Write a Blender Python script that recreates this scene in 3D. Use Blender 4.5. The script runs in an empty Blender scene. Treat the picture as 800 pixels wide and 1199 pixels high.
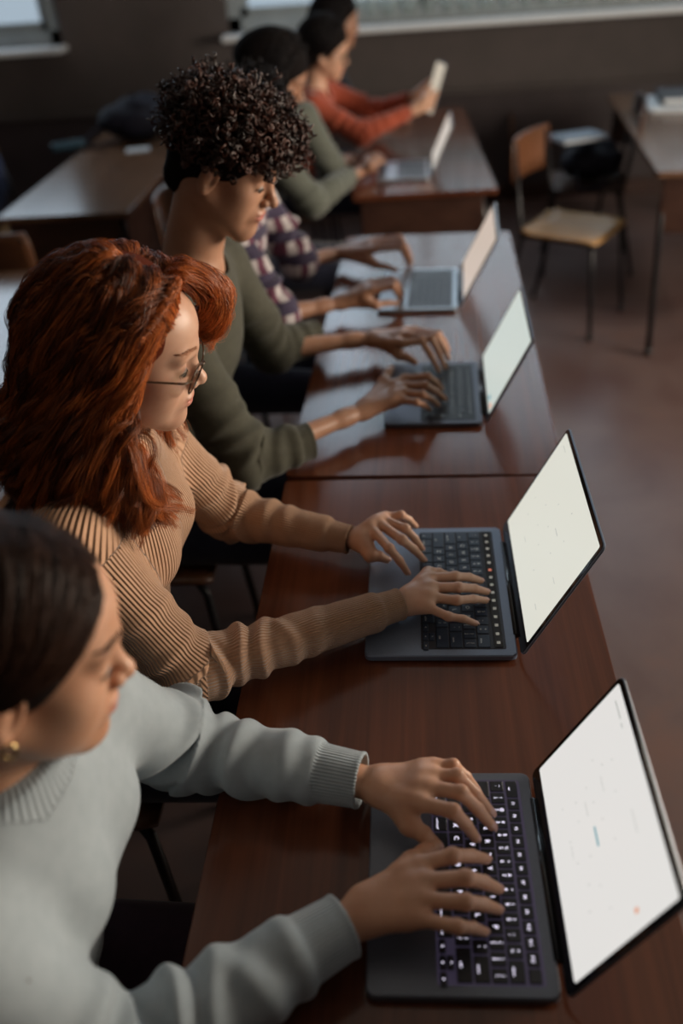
import bpy, math, random
import numpy as np
from mathutils import Vector, Matrix
random.seed(7); RNG = np.random.default_rng(7)
PI = math.pi
SC = bpy.context.scene
COL = SC.collection

# ------------------------------------------------------------------ camera (solved from the desks and laptops)
F_PX, PITCH, YAW, ROLL, CAM_Z = 1049.13, 0.594, 0.0933, 0.077, 1.7494
def cam_axes():
    cp, sp = math.cos(PITCH), math.sin(PITCH)
    f = np.array([0, cp, -sp]); r = np.array([1., 0, 0]); d = np.cross(f, r)
    cy, sy = math.cos(YAW), math.sin(YAW)
    Rz = np.array([[cy, -sy, 0], [sy, cy, 0], [0, 0, 1]])
    f, r, d = Rz @ f, Rz @ r, Rz @ d
    cr, sr = math.cos(ROLL), math.sin(ROLL)
    return cr*r + sr*d, -sr*r + cr*d, f
CR, CD, CF = cam_axes()
CC = np.array([0, 0, CAM_Z])
def _ray(px, py): return CR*(px-400)/F_PX + CD*(py-599.5)/F_PX + CF
def atz(px, py, z):
    d = _ray(px, py); return CC + d*((z-CAM_Z)/d[2])
def aty(px, py, y):
    d = _ray(px, py); return CC + d*(y/d[1])
cam_data = bpy.data.cameras.new('camera'); cam = bpy.data.objects.new('camera', cam_data); COL.objects.link(cam)
cam.matrix_world = Matrix(((CR[0], -CD[0], -CF[0], CC[0]), (CR[1], -CD[1], -CF[1], CC[1]), (CR[2], -CD[2], -CF[2], CC[2]), (0, 0, 0, 1)))
cam_data.sensor_fit = 'VERTICAL'; cam_data.sensor_height = 36; cam_data.sensor_width = 24
cam_data.lens = F_PX/1199*36
cam_data.clip_start = .05
cam_data.dof.use_dof = True; cam_data.dof.focus_distance = 1.34; cam_data.dof.aperture_fstop = 1.6
SC.camera = cam

# ------------------------------------------------------------------ materials
MATS = {}
def new_mat(name):
    m = bpy.data.materials.new(name); m.use_nodes = True
    nt = m.node_tree; b = nt.nodes['Principled BSDF']; MATS[name] = m
    return m, nt, b
def N(nt, t, **kw):
    n = nt.nodes.new(t)
    for k, v in kw.items(): setattr(n, k, v)
    return n
def ramp(nt, src, stops):
    r = N(nt, 'ShaderNodeValToRGB'); nt.links.new(src, r.inputs[0])
    while len(r.color_ramp.elements) < len(stops): r.color_ramp.elements.new(.5)
    for e, (p, c) in zip(r.color_ramp.elements, stops): e.position = p; e.color = (*c, 1)
    return r.outputs[0]
def noise(nt, scale, detail=3, vec=None, rough=.5, dist=0):
    n = N(nt, 'ShaderNodeTexNoise'); n.inputs['Scale'].default_value = scale; n.inputs['Detail'].default_value = detail
    n.inputs['Roughness'].default_value = rough; n.inputs['Distortion'].default_value = dist
    if vec: nt.links.new(vec, n.inputs['Vector'])
    return n.outputs[0]
def objvec(nt, scale=(1, 1, 1)):
    t = N(nt, 'ShaderNodeTexCoord'); m = N(nt, 'ShaderNodeMapping'); m.inputs['Scale'].default_value = scale
    nt.links.new(t.outputs['Object'], m.inputs['Vector']); return m.outputs[0]
def bump(nt, b, h, strength=.3, dist=.002):
    n = N(nt, 'ShaderNodeBump'); n.inputs['Strength'].default_value = strength; n.inputs['Distance'].default_value = dist
    nt.links.new(h, n.inputs['Height']); nt.links.new(n.outputs[0], b.inputs['Normal']); return n
def basic(name, c1, c2=None, scale=40, rough=.6, metal=0, bstr=.1, spec=.5, stretch=(1, 1, 1), bd=.001):
    m, nt, b = new_mat(name)
    c2 = c2 or tuple(x*.8 for x in c1)
    n = noise(nt, scale, 4, objvec(nt, stretch))
    nt.links.new(ramp(nt, n, [(.3, c2), (.7, c1)]), b.inputs['Base Color'])
    b.inputs['Roughness'].default_value = rough; b.inputs['Metallic'].default_value = metal
    b.inputs['Specular IOR Level'].default_value = spec
    if bstr: bump(nt, b, n, bstr, bd)
    return m
def wood(name, dark, light, rough=.25, scale=1.0, grain_axis=1, spec=.5):
    m, nt, b = new_mat(name)
    s = [60*scale]*3; s[grain_axis] = 1.6*scale
    v = objvec(nt, tuple(s)); n = noise(nt, 1.0, 6, v, .62, .6)
    s2 = [9*scale]*3; s2[grain_axis] = .7*scale
    n2 = noise(nt, 1.0, 3, objvec(nt, tuple(s2)), .5, .4)
    mx = N(nt, 'ShaderNodeMath', operation='ADD'); nt.links.new(n, mx.inputs[0]); nt.links.new(n2, mx.inputs[1])
    mh = N(nt, 'ShaderNodeMath', operation='MULTIPLY'); nt.links.new(mx.outputs[0], mh.inputs[0]); mh.inputs[1].default_value = .5
    nt.links.new(ramp(nt, mh.outputs[0], [(.38, dark), (.62, light)]), b.inputs['Base Color'])
    rr = N(nt, 'ShaderNodeMapRange'); nt.links.new(n2, rr.inputs[0]); rr.inputs[3].default_value = rough*.8; rr.inputs[4].default_value = rough*1.25
    nt.links.new(rr.outputs[0], b.inputs['Roughness'])
    b.inputs['Specular IOR Level'].default_value = spec
    bump(nt, b, n, .12, .0006)
    return m
def emit(name, col, strength):
    m, nt, b = new_mat(name)
    b.inputs['Base Color'].default_value = (*[c*.1 for c in col], 1)
    b.inputs['Emission Color'].default_value = (*col, 1); b.inputs['Emission Strength'].default_value = strength
    b.inputs['Roughness'].default_value = .3
    return m
def skin(name, base, deep, sss=.12, lip=(.42, .12, .10), brow=(.10, .05, .03)):
    m, nt, b = new_mat(name)
    n = noise(nt, 28, 4, objvec(nt)); n2 = noise(nt, 420, 2, objvec(nt))
    c = ramp(nt, n, [(.25, deep), (.65, base)])
    a = N(nt, 'ShaderNodeAttribute', attribute_name='lips'); mix = N(nt, 'ShaderNodeMix', data_type='RGBA')
    nt.links.new(a.outputs['Fac'], mix.inputs[0]); nt.links.new(c, mix.inputs[6]); mix.inputs[7].default_value = (*lip, 1)
    a2 = N(nt, 'ShaderNodeAttribute', attribute_name='brow'); mix2 = N(nt, 'ShaderNodeMix', data_type='RGBA')
    nt.links.new(a2.outputs['Fac'], mix2.inputs[0]); nt.links.new(mix.outputs[2], mix2.inputs[6]); mix2.inputs[7].default_value = (*brow, 1)
    nt.links.new(mix2.outputs[2], b.inputs['Base Color'])
    b.inputs['Subsurface Weight'].default_value = sss; b.inputs['Subsurface Radius'].default_value = (1, .35, .18); b.inputs['Subsurface Scale'].default_value = .012
    b.inputs['Roughness'].default_value = .42; b.inputs['Specular IOR Level'].default_value = .45
    bump(nt, b, n2, .12, .0005)
    return m
def knit(name, c1, c2, rib=.9, fuzz=.3, plaid=False, sheen=.3):
    """cloth: attribute 'rib' counts the ribs round the sleeve or body, 'ribw' says how strongly they show"""
    m, nt, b = new_mat(name)
    n = noise(nt, 60, 3, objvec(nt)); fine = noise(nt, 900, 2, objvec(nt))
    c = ramp(nt, n, [(.3, c2), (.7, c1)])
    a = N(nt, 'ShaderNodeAttribute', attribute_name='rib'); w = N(nt, 'ShaderNodeAttribute', attribute_name='ribw')
    mu = N(nt, 'ShaderNodeMath', operation='MULTIPLY'); nt.links.new(a.outputs['Fac'], mu.inputs[0]); mu.inputs[1].default_value = 2*PI
    co = N(nt, 'ShaderNodeMath', operation='COSINE'); nt.links.new(mu.outputs[0], co.inputs[0])
    ww = N(nt, 'ShaderNodeMath', operation='MULTIPLY'); nt.links.new(co.outputs[0], ww.inputs[0]); nt.links.new(w.outputs['Fac'], ww.inputs[1])
    fz = N(nt, 'ShaderNodeMath', operation='MULTIPLY_ADD'); nt.links.new(fine, fz.inputs[0]); fz.inputs[1].default_value = fuzz; nt.links.new(ww.outputs[0], fz.inputs[2])
    bump(nt, b, fz.outputs[0], rib, .0016)
    if plaid:
        v = objvec(nt); sx = N(nt, 'ShaderNodeSeparateXYZ'); nt.links.new(v, sx.inputs[0])
        def band(o, per, th):
            q = N(nt, 'ShaderNodeMath', operation='MULTIPLY'); nt.links.new(o, q.inputs[0]); q.inputs[1].default_value = 2*PI/per
            s = N(nt, 'ShaderNodeMath', operation='SINE'); nt.links.new(q.outputs[0], s.inputs[0])
            g = N(nt, 'ShaderNodeMath', operation='GREATER_THAN'); nt.links.new(s.outputs[0], g.inputs[0]); g.inputs[1].default_value = th
            return g.outputs[0]
        ad = N(nt, 'ShaderNodeMath', operation='ADD'); nt.links.new(sx.outputs[0], ad.inputs[0]); nt.links.new(sx.outputs[1], ad.inputs[1])
        A_, B_ = band(ad.outputs[0], .075, .1), band(sx.outputs[2], .075, .1)
        m1 = N(nt, 'ShaderNodeMix', data_type='RGBA'); nt.links.new(A_, m1.inputs[0]); m1.inputs[6].default_value = (.46, .42, .42, 1); m1.inputs[7].default_value = (.11, .035, .06, 1)
        m2 = N(nt, 'ShaderNodeMix', data_type='RGBA'); nt.links.new(B_, m2.inputs[0]); nt.links.new(m1.outputs[2], m2.inputs[6]); m2.inputs[7].default_value = (.045, .035, .065, 1)
        c = m2.outputs[2]
    nt.links.new(c, b.inputs['Base Color'])
    b.inputs['Roughness'].default_value = .85; b.inputs['Specular IOR Level'].default_value = .2
    b.inputs['Sheen Weight'].default_value = sheen; b.inputs['Sheen Roughness'].default_value = .4
    return m
def hair_mat(name, c1, c2, rough=.38, spec=.6):
    m, nt, b = new_mat(name)
    a = N(nt, 'ShaderNodeAttribute', attribute_name='shade')
    nt.links.new(ramp(nt, a.outputs['Fac'], [(0, c1), (1, c2)]), b.inputs['Base Color'])
    b.inputs['Roughness'].default_value = rough; b.inputs['Specular IOR Level'].default_value = spec
    return m

M_DESK = wood('mahogany_laminate', (.072, .022, .011), (.125, .039, .018), .17, 1.0, 1, .5)
M_DESK2 = wood('brown_laminate', (.11, .058, .034), (.17, .092, .055), .19, 1.0, 1, .5)
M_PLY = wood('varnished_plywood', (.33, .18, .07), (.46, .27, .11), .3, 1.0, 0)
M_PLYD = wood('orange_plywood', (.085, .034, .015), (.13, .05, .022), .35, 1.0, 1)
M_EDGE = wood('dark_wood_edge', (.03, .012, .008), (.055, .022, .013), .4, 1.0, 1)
M_STEEL = basic('black_painted_steel', (.012, .012, .015), None, 80, .35, .2, .05)
M_WALL = basic('dark_taupe_paint', (.092, .076, .074), (.078, .066, .064), 6, .8, 0, .1)
M_WAINS = basic('plum_brown_wainscot', (.060, .045, .048), (.045, .034, .037), 5, .6, 0, .1)
M_CEIL = basic('ceiling_paint', (.55, .54, .52), None, 6, .9, 0, .05)
M_SILL = basic('white_gloss_paint', (.80, .83, .86), (.74, .77, .80), 12, .35, 0, .05)
M_FRAME = basic('grey_window_paint', (.30, .34, .36), (.26, .30, .32), 12, .4, 0, .05)
M_SPACEGREY = basic('space_grey_aluminium', (.125, .140, .175), (.115, .13, .16), 300, .34, .35, .02)
M_BLUEGREY = basic('blue_grey_aluminium', (.19, .235, .32), (.175, .215, .295), 300, .32, .40, .02)
M_SILVER = basic('silver_aluminium', (.42, .45, .49), (.38, .41, .45), 300, .36, .7, .02)
M_LAPDARK = basic('dark_aluminium', (.10, .10, .125), (.09, .09, .11), 300, .4, .7, .02)
M_BEZEL = basic('black_bezel_glass', (.006, .006, .008), None, 60, .12, 0, 0)
M_KEY = basic('black_key_plastic', (.010, .010, .014), None, 200, .45, 0, .03)
M_KEYB = basic('dark_blue_key_plastic', (.016, .030, .060), None, 200, .4, 0, .03)
M_KEYG = basic('grey_key_plastic', (.09, .10, .12), None, 200, .45, 0, .03)
M_WELL = basic('keyboard_well', (.02, .02, .03), None, 200, .6, 0, 0)
M_GLOW = emit('backlit_legend', (.86, .80, 1.0), 1.8)
M_WELLGLOW = emit('backlight_leak', (.55, .45, .85), .035)
M_LEGEND = basic('pale_key_legend', (.85, .85, .80), None, 100, .5, 0, 0)
M_MARK = emit('screen_text_grey', (.50, .51, .48), .8)
M_SBLUE = emit('screen_blue_mark', (.14, .42, .50), .75); M_SORANGE = emit('screen_orange_mark', (.90, .42, .26), .8)
M_SKIN_A = skin('light_warm_skin', (.60, .33, .21), (.52, .26, .155))
M_SKIN_B = skin('fair_freckled_skin', (.60, .36, .25), (.54, .29, .19), lip=(.50, .16, .12), brow=(.34, .15, .07))
M_SKIN_C = skin('olive_skin', (.46, .25, .16), (.40, .20, .12), lip=(.42, .13, .11))
M_SKIN_D = skin('tan_skin', (.36, .19, .12), (.31, .15, .09))
M_NAIL = basic('pink_fingernail', (.62, .36, .30), (.58, .32, .26), 60, .22, 0, 0)
M_EYE = basic('eye_white', (.42, .37, .34), None, 30, .12, 0, 0)
M_IRIS = basic('hazel_iris', (.05, .03, .015), None, 60, .12, 0, 0)
M_LASH = basic('dark_lashes', (.02, .010, .006), None, 60, .6, 0, 0)
M_BLUE_SW = knit('pale_blue_sweatshirt', (.36, .41, .44), (.32, .37, .40), rib=.55, fuzz=.35)
M_BEIGE = knit('beige_rib_knit', (.58, .34, .21), (.52, .30, .185), rib=1.0, fuzz=.25)
M_OLIVE = knit('olive_jersey', (.068, .066, .048), (.056, .054, .040), rib=.3, fuzz=.3, sheen=.12)
M_PLAID = knit('plaid_flannel', (.3, .3, .3), (.2, .2, .2), rib=.2, fuzz=.3, plaid=True)
M_HOOD = knit('grey_green_fleece', (.11, .118, .098), (.09, .098, .082), rib=.2, fuzz=.4)
M_ORANGE = knit('rust_orange_knit', (.38, .080, .042), (.32, .068, .037), rib=.6, fuzz=.3)
M_NAVYC = knit('black_jersey', (.02, .02, .03), (.015, .015, .022), rib=.2, fuzz=.3)
M_JEANS = knit('dark_denim', (.022, .026, .05), (.016, .018, .036), rib=.1, fuzz=.4)
M_PLUM = knit('dark_plum_cotton', (.045, .022, .035), (.035, .018, .028), rib=.1, fuzz=.3)
M_SHOE = basic('dark_shoe_leather', (.03, .025, .025), None, 50, .5, 0, .1)
M_H_BROWN = hair_mat('dark_brown_hair', (.009, .0045, .004), (.060, .026, .015), .42, .25)
M_H_RED = hair_mat('auburn_hair', (.055, .011, .004), (.70, .19, .038), .38, .5)  # dark end also carries shade painted into the crown and back hair
M_H_CURL = hair_mat('near_black_curls', (.009, .004, .003), (.085, .026, .014), .42)
M_C_RED = basic('auburn_hair_roots', (.10, .018, .006), None, 300, .9, 0, .3, .1); M_C_BROWN = basic('brown_hair_roots', (.012, .006, .005), None, 300, .9, 0, .3, .1); M_C_BLACK = basic('black_hair_roots', (.008, .006, .006), None, 300, .9, 0, .3, .1)
M_H_BLACK = hair_mat('black_hair', (.006, .005, .006), (.018, .014, .016), .6, .25)
M_GOLD = basic('polished_gold', (.85, .62, .28), None, 60, .2, 1, 0)
M_TORTOISE = basic('dark_glasses_frame', (.035, .018, .012), (.10, .05, .02), 160, .18, 0, 0)
m, nt, b = new_mat('clear_lens'); b.inputs['Transmission Weight'].default_value = 1; b.inputs['Roughness'].default_value = 0; b.inputs['IOR'].default_value = 1.02
M_LENS = m
# floor: reddish brown linoleum, worn
m, nt, b = new_mat('worn_linoleum'); M_FLOOR = m
v = objvec(nt); n = noise(nt, 2.2, 5, v, .6, .5); n2 = noise(nt, 45, 3, v)
nt.links.new(ramp(nt, n, [(.3, (.085, .048, .044)), (.55, (.115, .076, .070)), (.75, (.150, .080, .062))]), b.inputs['Base Color'])
rr = N(nt, 'ShaderNodeMapRange'); nt.links.new(n, rr.inputs[0]); rr.inputs[3].default_value = .26; rr.inputs[4].default_value = .4
nt.links.new(rr.outputs[0], b.inputs['Roughness']); bump(nt, b, n2, .08, .002)
# curtain
m, nt, b = new_mat('pale_curtain'); M_CURT = m
b.inputs['Base Color'].default_value = (.55, .60, .56, 1); b.inputs['Roughness'].default_value = .9
b.inputs['Transmission Weight'].default_value = 0; b.inputs['Subsurface Weight'].default_value = 0
tr = N(nt, 'ShaderNodeBsdfTranslucent'); tr.inputs[0].default_value = (.6, .66, .62, 1); mxs = N(nt, 'ShaderNodeMixShader'); mxs.inputs[0].default_value = .5
nt.links.new(b.outputs[0], mxs.inputs[1]); nt.links.new(tr.outputs[0], mxs.inputs[2])
tp = N(nt, 'ShaderNodeBsdfTransparent'); mx2 = N(nt, 'ShaderNodeMixShader'); mx2.inputs[0].default_value = .62
nt.links.new(mxs.outputs[0], mx2.inputs[1]); nt.links.new(tp.outputs[0], mx2.inputs[2]); nt.links.new(mx2.outputs[0], nt.nodes['Material Output'].inputs[0])
m, nt, b = new_mat('window_glass'); M_GLASS = m
tp = N(nt, 'ShaderNodeBsdfTransparent'); gs = N(nt, 'ShaderNodeBsdfGlossy'); gs.inputs['Roughness'].default_value = .02; mx2 = N(nt, 'ShaderNodeMixShader'); mx2.inputs[0].default_value = .06
nt.links.new(tp.outputs[0], mx2.inputs[1]); nt.links.new(gs.outputs[0], mx2.inputs[2]); nt.links.new(mx2.outputs[0], nt.nodes['Material Output'].inputs[0]); nt.nodes.remove(b)

# ------------------------------------------------------------------ mesh helpers
def link(name, me, mat=None, parent=None):
    o = bpy.data.objects.new(name, me); COL.objects.link(o)
    if mat is not None:
        for mm in (mat if isinstance(mat, (list, tuple)) else [mat]): me.materials.append(mm)
    if parent is not None: o.parent = parent
    return o
def np_mesh(name, V, Fq, smooth=True, mats=None):
    """V (n,3), Fq (m,k) int arrays with constant k"""
    me = bpy.data.meshes.new(name); V = np.ascontiguousarray(V, dtype=np.float32); Fq = np.ascontiguousarray(Fq, dtype=np.int32)
    k = Fq.shape[1]; me.vertices.add(len(V)); me.vertices.foreach_set('co', V.ravel())
    me.loops.add(Fq.size); me.loops.foreach_set('vertex_index', Fq.ravel())
    me.polygons.add(len(Fq)); me.polygons.foreach_set('loop_start', np.arange(0, Fq.size, k, dtype=np.int32))
    try: me.polygons.foreach_set('loop_total', np.full(len(Fq), k, dtype=np.int32))
    except Exception: pass
    if mats is not None: me.polygons.foreach_set('material_index', np.ascontiguousarray(mats, dtype=np.int32))
    me.update(calc_edges=True); me.validate()
    me.polygons.foreach_set('use_smooth', np.full(len(me.polygons), smooth)); me.update()
    return me
def attr(me, name, vals):
    a = me.attributes.new(name, 'FLOAT', 'POINT'); a.data.foreach_set('value', np.ascontiguousarray(vals, dtype=np.float32))
class MB:
    """collects boxes, rounded boxes, tubes and prisms into one mesh"""
    def __init__(s): s.v = []; s.f = []; s.m = []; s.sm = []
    def add(s, vs, fs, mi=0, smooth=False):
        o = len(s.v); s.v += [tuple(map(float, v)) for v in vs]; s.f += [tuple(i+o for i in f) for f in fs]; s.m += [mi]*len(fs); s.sm += [smooth]*len(fs); return s
    def box(s, c, d, mi=0, R=None, bev=0):
        x, y, z = d[0]/2, d[1]/2, d[2]/2
        if bev > 0: return s.rbox(c, d, min(bev, x*.9, y*.9, z*.9), mi, R)
        vs = [Vector((i*x, j*y, k*z)) for i in (-1, 1) for j in (-1, 1) for k in (-1, 1)]
        if R: vs = [R @ v for v in vs]
        return s.add([v+Vector(c) for v in vs], [(0, 1, 3, 2), (4, 6, 7, 5), (0, 4, 5, 1), (2, 3, 7, 6), (0, 2, 6, 4), (1, 5, 7, 3)], mi)
    def rbox(s, c, d, b, mi=0, R=None, seg=1):
        # chamfered box from stacked octagonal rings
        x, y, z = d[0]/2, d[1]/2, d[2]/2
        def ring(X, Y, q, Z): return [(X-q, -Y, Z), (X, -Y+q, Z), (X, Y-q, Z), (X-q, Y, Z), (-X+q, Y, Z), (-X, Y-q, Z), (-X, -Y+q, Z), (-X+q, -Y, Z)]
        rs = [ring(x-b, y-b, b*.6, -z), ring(x, y, b, -z+b), ring(x, y, b, z-b), ring(x-b, y-b, b*.6, z)]
        vs = [Vector(p) for r in rs for p in r]
        if R: vs = [R @ v for v in vs]
        fs = [tuple(range(7, -1, -1)), tuple(range(24, 32))]
        for k in range(3):
            for i in range(8): j = (i+1) % 8; fs.append((k*8+i, k*8+j, k*8+8+j, k*8+8+i))
        return s.add([v+Vector(c) for v in vs], fs, mi)
    def slab(s, w, d, r, z0, z1, c=(0, 0), mi=0, n=6, ch=.0, R=None, T=None):
        """rounded-corner plate, x size w, y size d"""
        def ring(ins, z):
            out = []
            for (sx, sy, a0) in ((1, 1, 0), (-1, 1, 90), (-1, -1, 180), (1, -1, 270)):
                for i in range(n+1):
                    a = math.radians(a0+90*i/n); rr = max(r-ins, .0001)
                    out.append((c[0]+sx*(w/2-r)+rr*math.cos(a), c[1]+sy*(d/2-r)+rr*math.sin(a), z))
            return out
        rings = [ring(ch, z0), ring(0, z0+ch), ring(0, z1-ch), ring(ch, z1)] if ch else [ring(0, z0), ring(0, z1)]
        L = len(rings[0]); vs = [Vector(p) for r_ in rings for p in r_]
        if T: vs = [T @ v for v in vs]
        fs = [tuple(range(L-1, -1, -1)), tuple(range(L*(len(rings)-1), L*len(rings)))]
        for k in range(len(rings)-1):
            for i in range(L): j = (i+1) % L; fs.append((k*L+i, k*L+j, k*L+L+j, k*L+L+i))
        return s.add(vs, fs, mi)
    def tube(s, pts, r, n=10, mi=0, closed=False):
        P = [Vector(p) for p in pts]; rs = r if isinstance(r, (list, tuple)) else [r]*len(P); vs = []; up = None
        for i, p in enumerate(P):
            if closed: t = P[(i+1) % len(P)]-P[i-1]
            else: t = P[min(i+1, len(P)-1)]-P[max(i-1, 0)]
            t.normalize()
            if up is None: up = t.orthogonal().normalized()
            up = (up-t*up.dot(t)).normalized(); q = t.cross(up)
            for k in range(n): a = 2*PI*k/n; vs.append(p+up*math.cos(a)*rs[i]+q*math.sin(a)*rs[i])
        fs = []; L = len(P)
        for i in range(L if closed else L-1):
            j = (i+1) % L
            for k in range(n): l = (k+1) % n; fs.append((i*n+k, i*n+l, j*n+l, j*n+k))
        s.add(vs, fs, mi, True)
        if not closed:
            o = len(s.v)-len(vs); s.f += [tuple(o+k for k in range(n-1, -1, -1)), tuple(o+(L-1)*n+k for k in range(n))]; s.m += [mi]*2; s.sm += [False]*2
        return s
    def build(s, name, mat, parent=None):
        me = bpy.data.meshes.new(name); me.from_pydata(s.v, [], s.f); me.update()
        me.polygons.foreach_set('material_index', s.m); me.polygons.foreach_set('use_smooth', s.sm)
        return link(name, me, mat, parent)
def empty(name, loc, rz=0):
    o = bpy.data.objects.new(name, None); COL.objects.link(o); o.location = loc; o.rotation_euler = (0, 0, rz); o.empty_display_size = .1
    return o
def tag(o, label, cat, group=None, kind=None):
    if label: o['label'] = label
    if cat: o['category'] = cat
    if group: o['group'] = group
    if kind: o['kind'] = kind
    return o
def structure(o): o['kind'] = 'structure'; return o
def copy_tree(o, parent=None):
    c = o.copy(); COL.objects.link(c)
    if parent is not None: c.parent = parent
    for ch in list(o.children): copy_tree(ch, c)
    return c
def centre(o):
    """put the origin of a world-space mesh at the middle of its underside"""
    me = o.data; n = len(me.vertices); co = np.empty(n*3, dtype=np.float32); me.vertices.foreach_get('co', co); co = co.reshape(-1, 3)
    c = (co.min(0)+co.max(0))/2; c[2] = co[:, 2].min(); me.vertices.foreach_set('co', (co-c).ravel()); me.update(); o.location = tuple(float(x) for x in c); return o

# ------------------------------------------------------------------ implicit surfaces (people, hands, clothes)
class Prim:
    def __init__(s, fn, c, r, k=.01, op='u', tagv=None): s.fn = fn; s.c = np.asarray(c, float); s.r = r; s.k = k; s.op = op; s.tag = tagv
def rc(a, b, ra, rb, k=.01, op='u'):
    a = np.asarray(a, float); b = np.asarray(b, float); ba = b-a; l2 = max(ba@ba, 1e-9)
    def fn(p):
        q = p-a; t = np.clip(q@ba/l2, 0, 1); return np.linalg.norm(q-t[:, None]*ba, axis=1)-(ra+(rb-ra)*t)
    return Prim(fn, (a+b)/2, math.sqrt(l2)/2+max(ra, rb), k, op)
def ell(c, r, k=.01, op='u', R=None):
    c = np.asarray(c, float); r = np.asarray(r, float)
    def fn(p):
        q = p-c
        if R is not None: q = q @ R
        k0 = np.linalg.norm(q/r, axis=1); k1 = np.linalg.norm(q/(r*r), axis=1)+1e-9
        return k0*(k0-1)/k1
    return Prim(fn, c, r.max(), k, op)
def sph(c, r, k=.01, op='u'):
    c = np.asarray(c, float)
    return Prim(lambda p: np.linalg.norm(p-c, axis=1)-r, c, r, k, op)
def xf(prims, R, T):
    """place prims built in a local frame: world = R @ local + T"""
    out = []
    for q in prims:
        f = q.fn; out.append(Prim((lambda f: lambda p: f((p-T) @ R))(f), R @ q.c+T, q.r, q.k, q.op, q.tag))
    return out
def sdf_eval(prims, p):
    d = np.full(len(p), 1.0)
    for q in prims:
        e = q.fn(p); k = q.k
        if q.op == 'u':
            if k > 0: h = np.maximum(k-np.abs(d-e), 0)/k; d = np.minimum(d, e)-h*h*k*.25
            else: d = np.minimum(d, e)
        elif q.op == 's':
            e = -e
            if k > 0: h = np.maximum(k-np.abs(d-e), 0)/k; d = np.maximum(d, e)+h*h*k*.25
            else: d = np.maximum(d, e)
        elif q.op == 'd': d = d+e          # displacement
    return d
def surface(prims, h, post=None):
    """sparse surface nets; returns V, quads"""
    B = 12; S = B*h; lo = np.min([q.c-q.r for q in prims if q.op == 'u'], 0)-2*h-.01; hi = np.max([q.c+q.r for q in prims if q.op == 'u'], 0)+2*h+.01
    nb = np.ceil((hi-lo)/S).astype(int)
    bi = np.stack(np.meshgrid(*[np.arange(n) for n in nb], indexing='ij'), -1).reshape(-1, 3)
    cen = lo+(bi+.5)*S; diag = S*.866
    near = np.zeros(len(cen), bool)
    for q in prims:
        if q.op == 'u': near |= np.linalg.norm(cen-q.c, axis=1) < q.r+diag+q.k
    bi = bi[near]; cen = cen[near]
    d = np.empty(len(cen))
    for i in range(0, len(cen), 20000): d[i:i+20000] = sdf_eval(prims, cen[i:i+20000])
    keep = np.abs(d) < diag*1.5+.012; bi = bi[keep]; cen = cen[keep]
    g = np.arange(B+1); G = np.stack(np.meshgrid(g, g, g, indexing='ij'), -1).reshape(-1, 3)
    M = int(nb.max()+2)*B
    key = lambda c: (c[..., 0].astype(np.int64)*M+c[..., 1])*M+c[..., 2]
    cells, verts, edges = [], [], []
    OFF = np.array([[i, j, k] for i in (0, 1) for j in (0, 1) for k in (0, 1)])
    for b_, c_ in zip(bi, cen):
        pr_ = [q for q in prims if q.op == 'd' or np.linalg.norm(c_-q.c) < q.r+diag+q.k+.015]
        if not pr_: continue
        P = lo+(b_*B+G)*h; dv = sdf_eval(pr_, P)
        if post is not None: dv = post(P, dv)
        D = dv.reshape(B+1, B+1, B+1)
        if D.min() > 0 or D.max() < 0: continue
        ins = D < 0
        cor = np.stack([D[i:B+i, j:B+j, k:B+k] for i, j, k in OFF], -1); ci = cor < 0; act = ci.any(-1) & ~ci.all(-1)
        idx = np.argwhere(act)
        if len(idx) == 0: continue
        cd = cor[act]; s = np.zeros((len(idx), 3)); w = np.zeros(len(idx))
        for a in range(8):
            for bb in range(a+1, 8):
                df = OFF[bb]-OFF[a]
                if np.abs(df).sum() != 1: continue
                da, db = cd[:, a], cd[:, bb]; cr = (da < 0) != (db < 0); t = np.where(cr, da/(da-db+1e-20), 0)
                s += np.where(cr[:, None], OFF[a]+t[:, None]*df, 0); w += cr
        gi = idx+b_*B
        cells.append(key(gi)); verts.append(lo+(gi+s/w[:, None])*h)
        for ax in range(3):
            sl0 = [slice(0, B)]*3; sl1 = [slice(0, B)]*3; sl1[ax] = slice(1, B+1)
            e0, e1 = ins[tuple(sl0)], ins[tuple(sl1)]; x = np.argwhere(e0 != e1)
            if len(x): edges.append(np.column_stack([x+b_*B, np.full(len(x), ax), e0[tuple(x.T)]]))
    cells = np.concatenate(cells); verts = np.concatenate(verts); E_ = np.concatenate(edges)
    o = np.argsort(cells); cells = cells[o]; verts = verts[o]
    Q = []
    for ax in range(3):
        e = E_[E_[:, 3] == ax]; u, v = (ax+1) % 3, (ax+2) % 3; ids = []
        ok = np.ones(len(e), bool)
        for du, dv2 in ((1, 1), (0, 1), (0, 0), (1, 0)):
            c = e[:, :3].copy(); c[:, u] -= du; c[:, v] -= dv2; ok &= (c >= 0).all(1); kk = key(c)
            j = np.clip(np.searchsorted(cells, kk), 0, len(cells)-1); ok &= cells[j] == kk; ids.append(j)
        q = np.stack(ids, 1); fl = e[:, 4] == 1; q[~fl] = q[~fl][:, ::-1]; Q.append(q[ok])
    return verts, np.concatenate(Q)
def smooth_verts(V, Q, it=1, lam=.5):
    for _ in range(it):
        acc = np.zeros_like(V); cnt = np.zeros(len(V))
        for i in range(4):
            for j in (1, 3): np.add.at(acc, Q[:, i], V[Q[:, (i+j) % 4]]); np.add.at(cnt, Q[:, i], 1)
        V = V+lam*(acc/np.maximum(cnt, 1)[:, None]-V)
    return V
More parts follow.
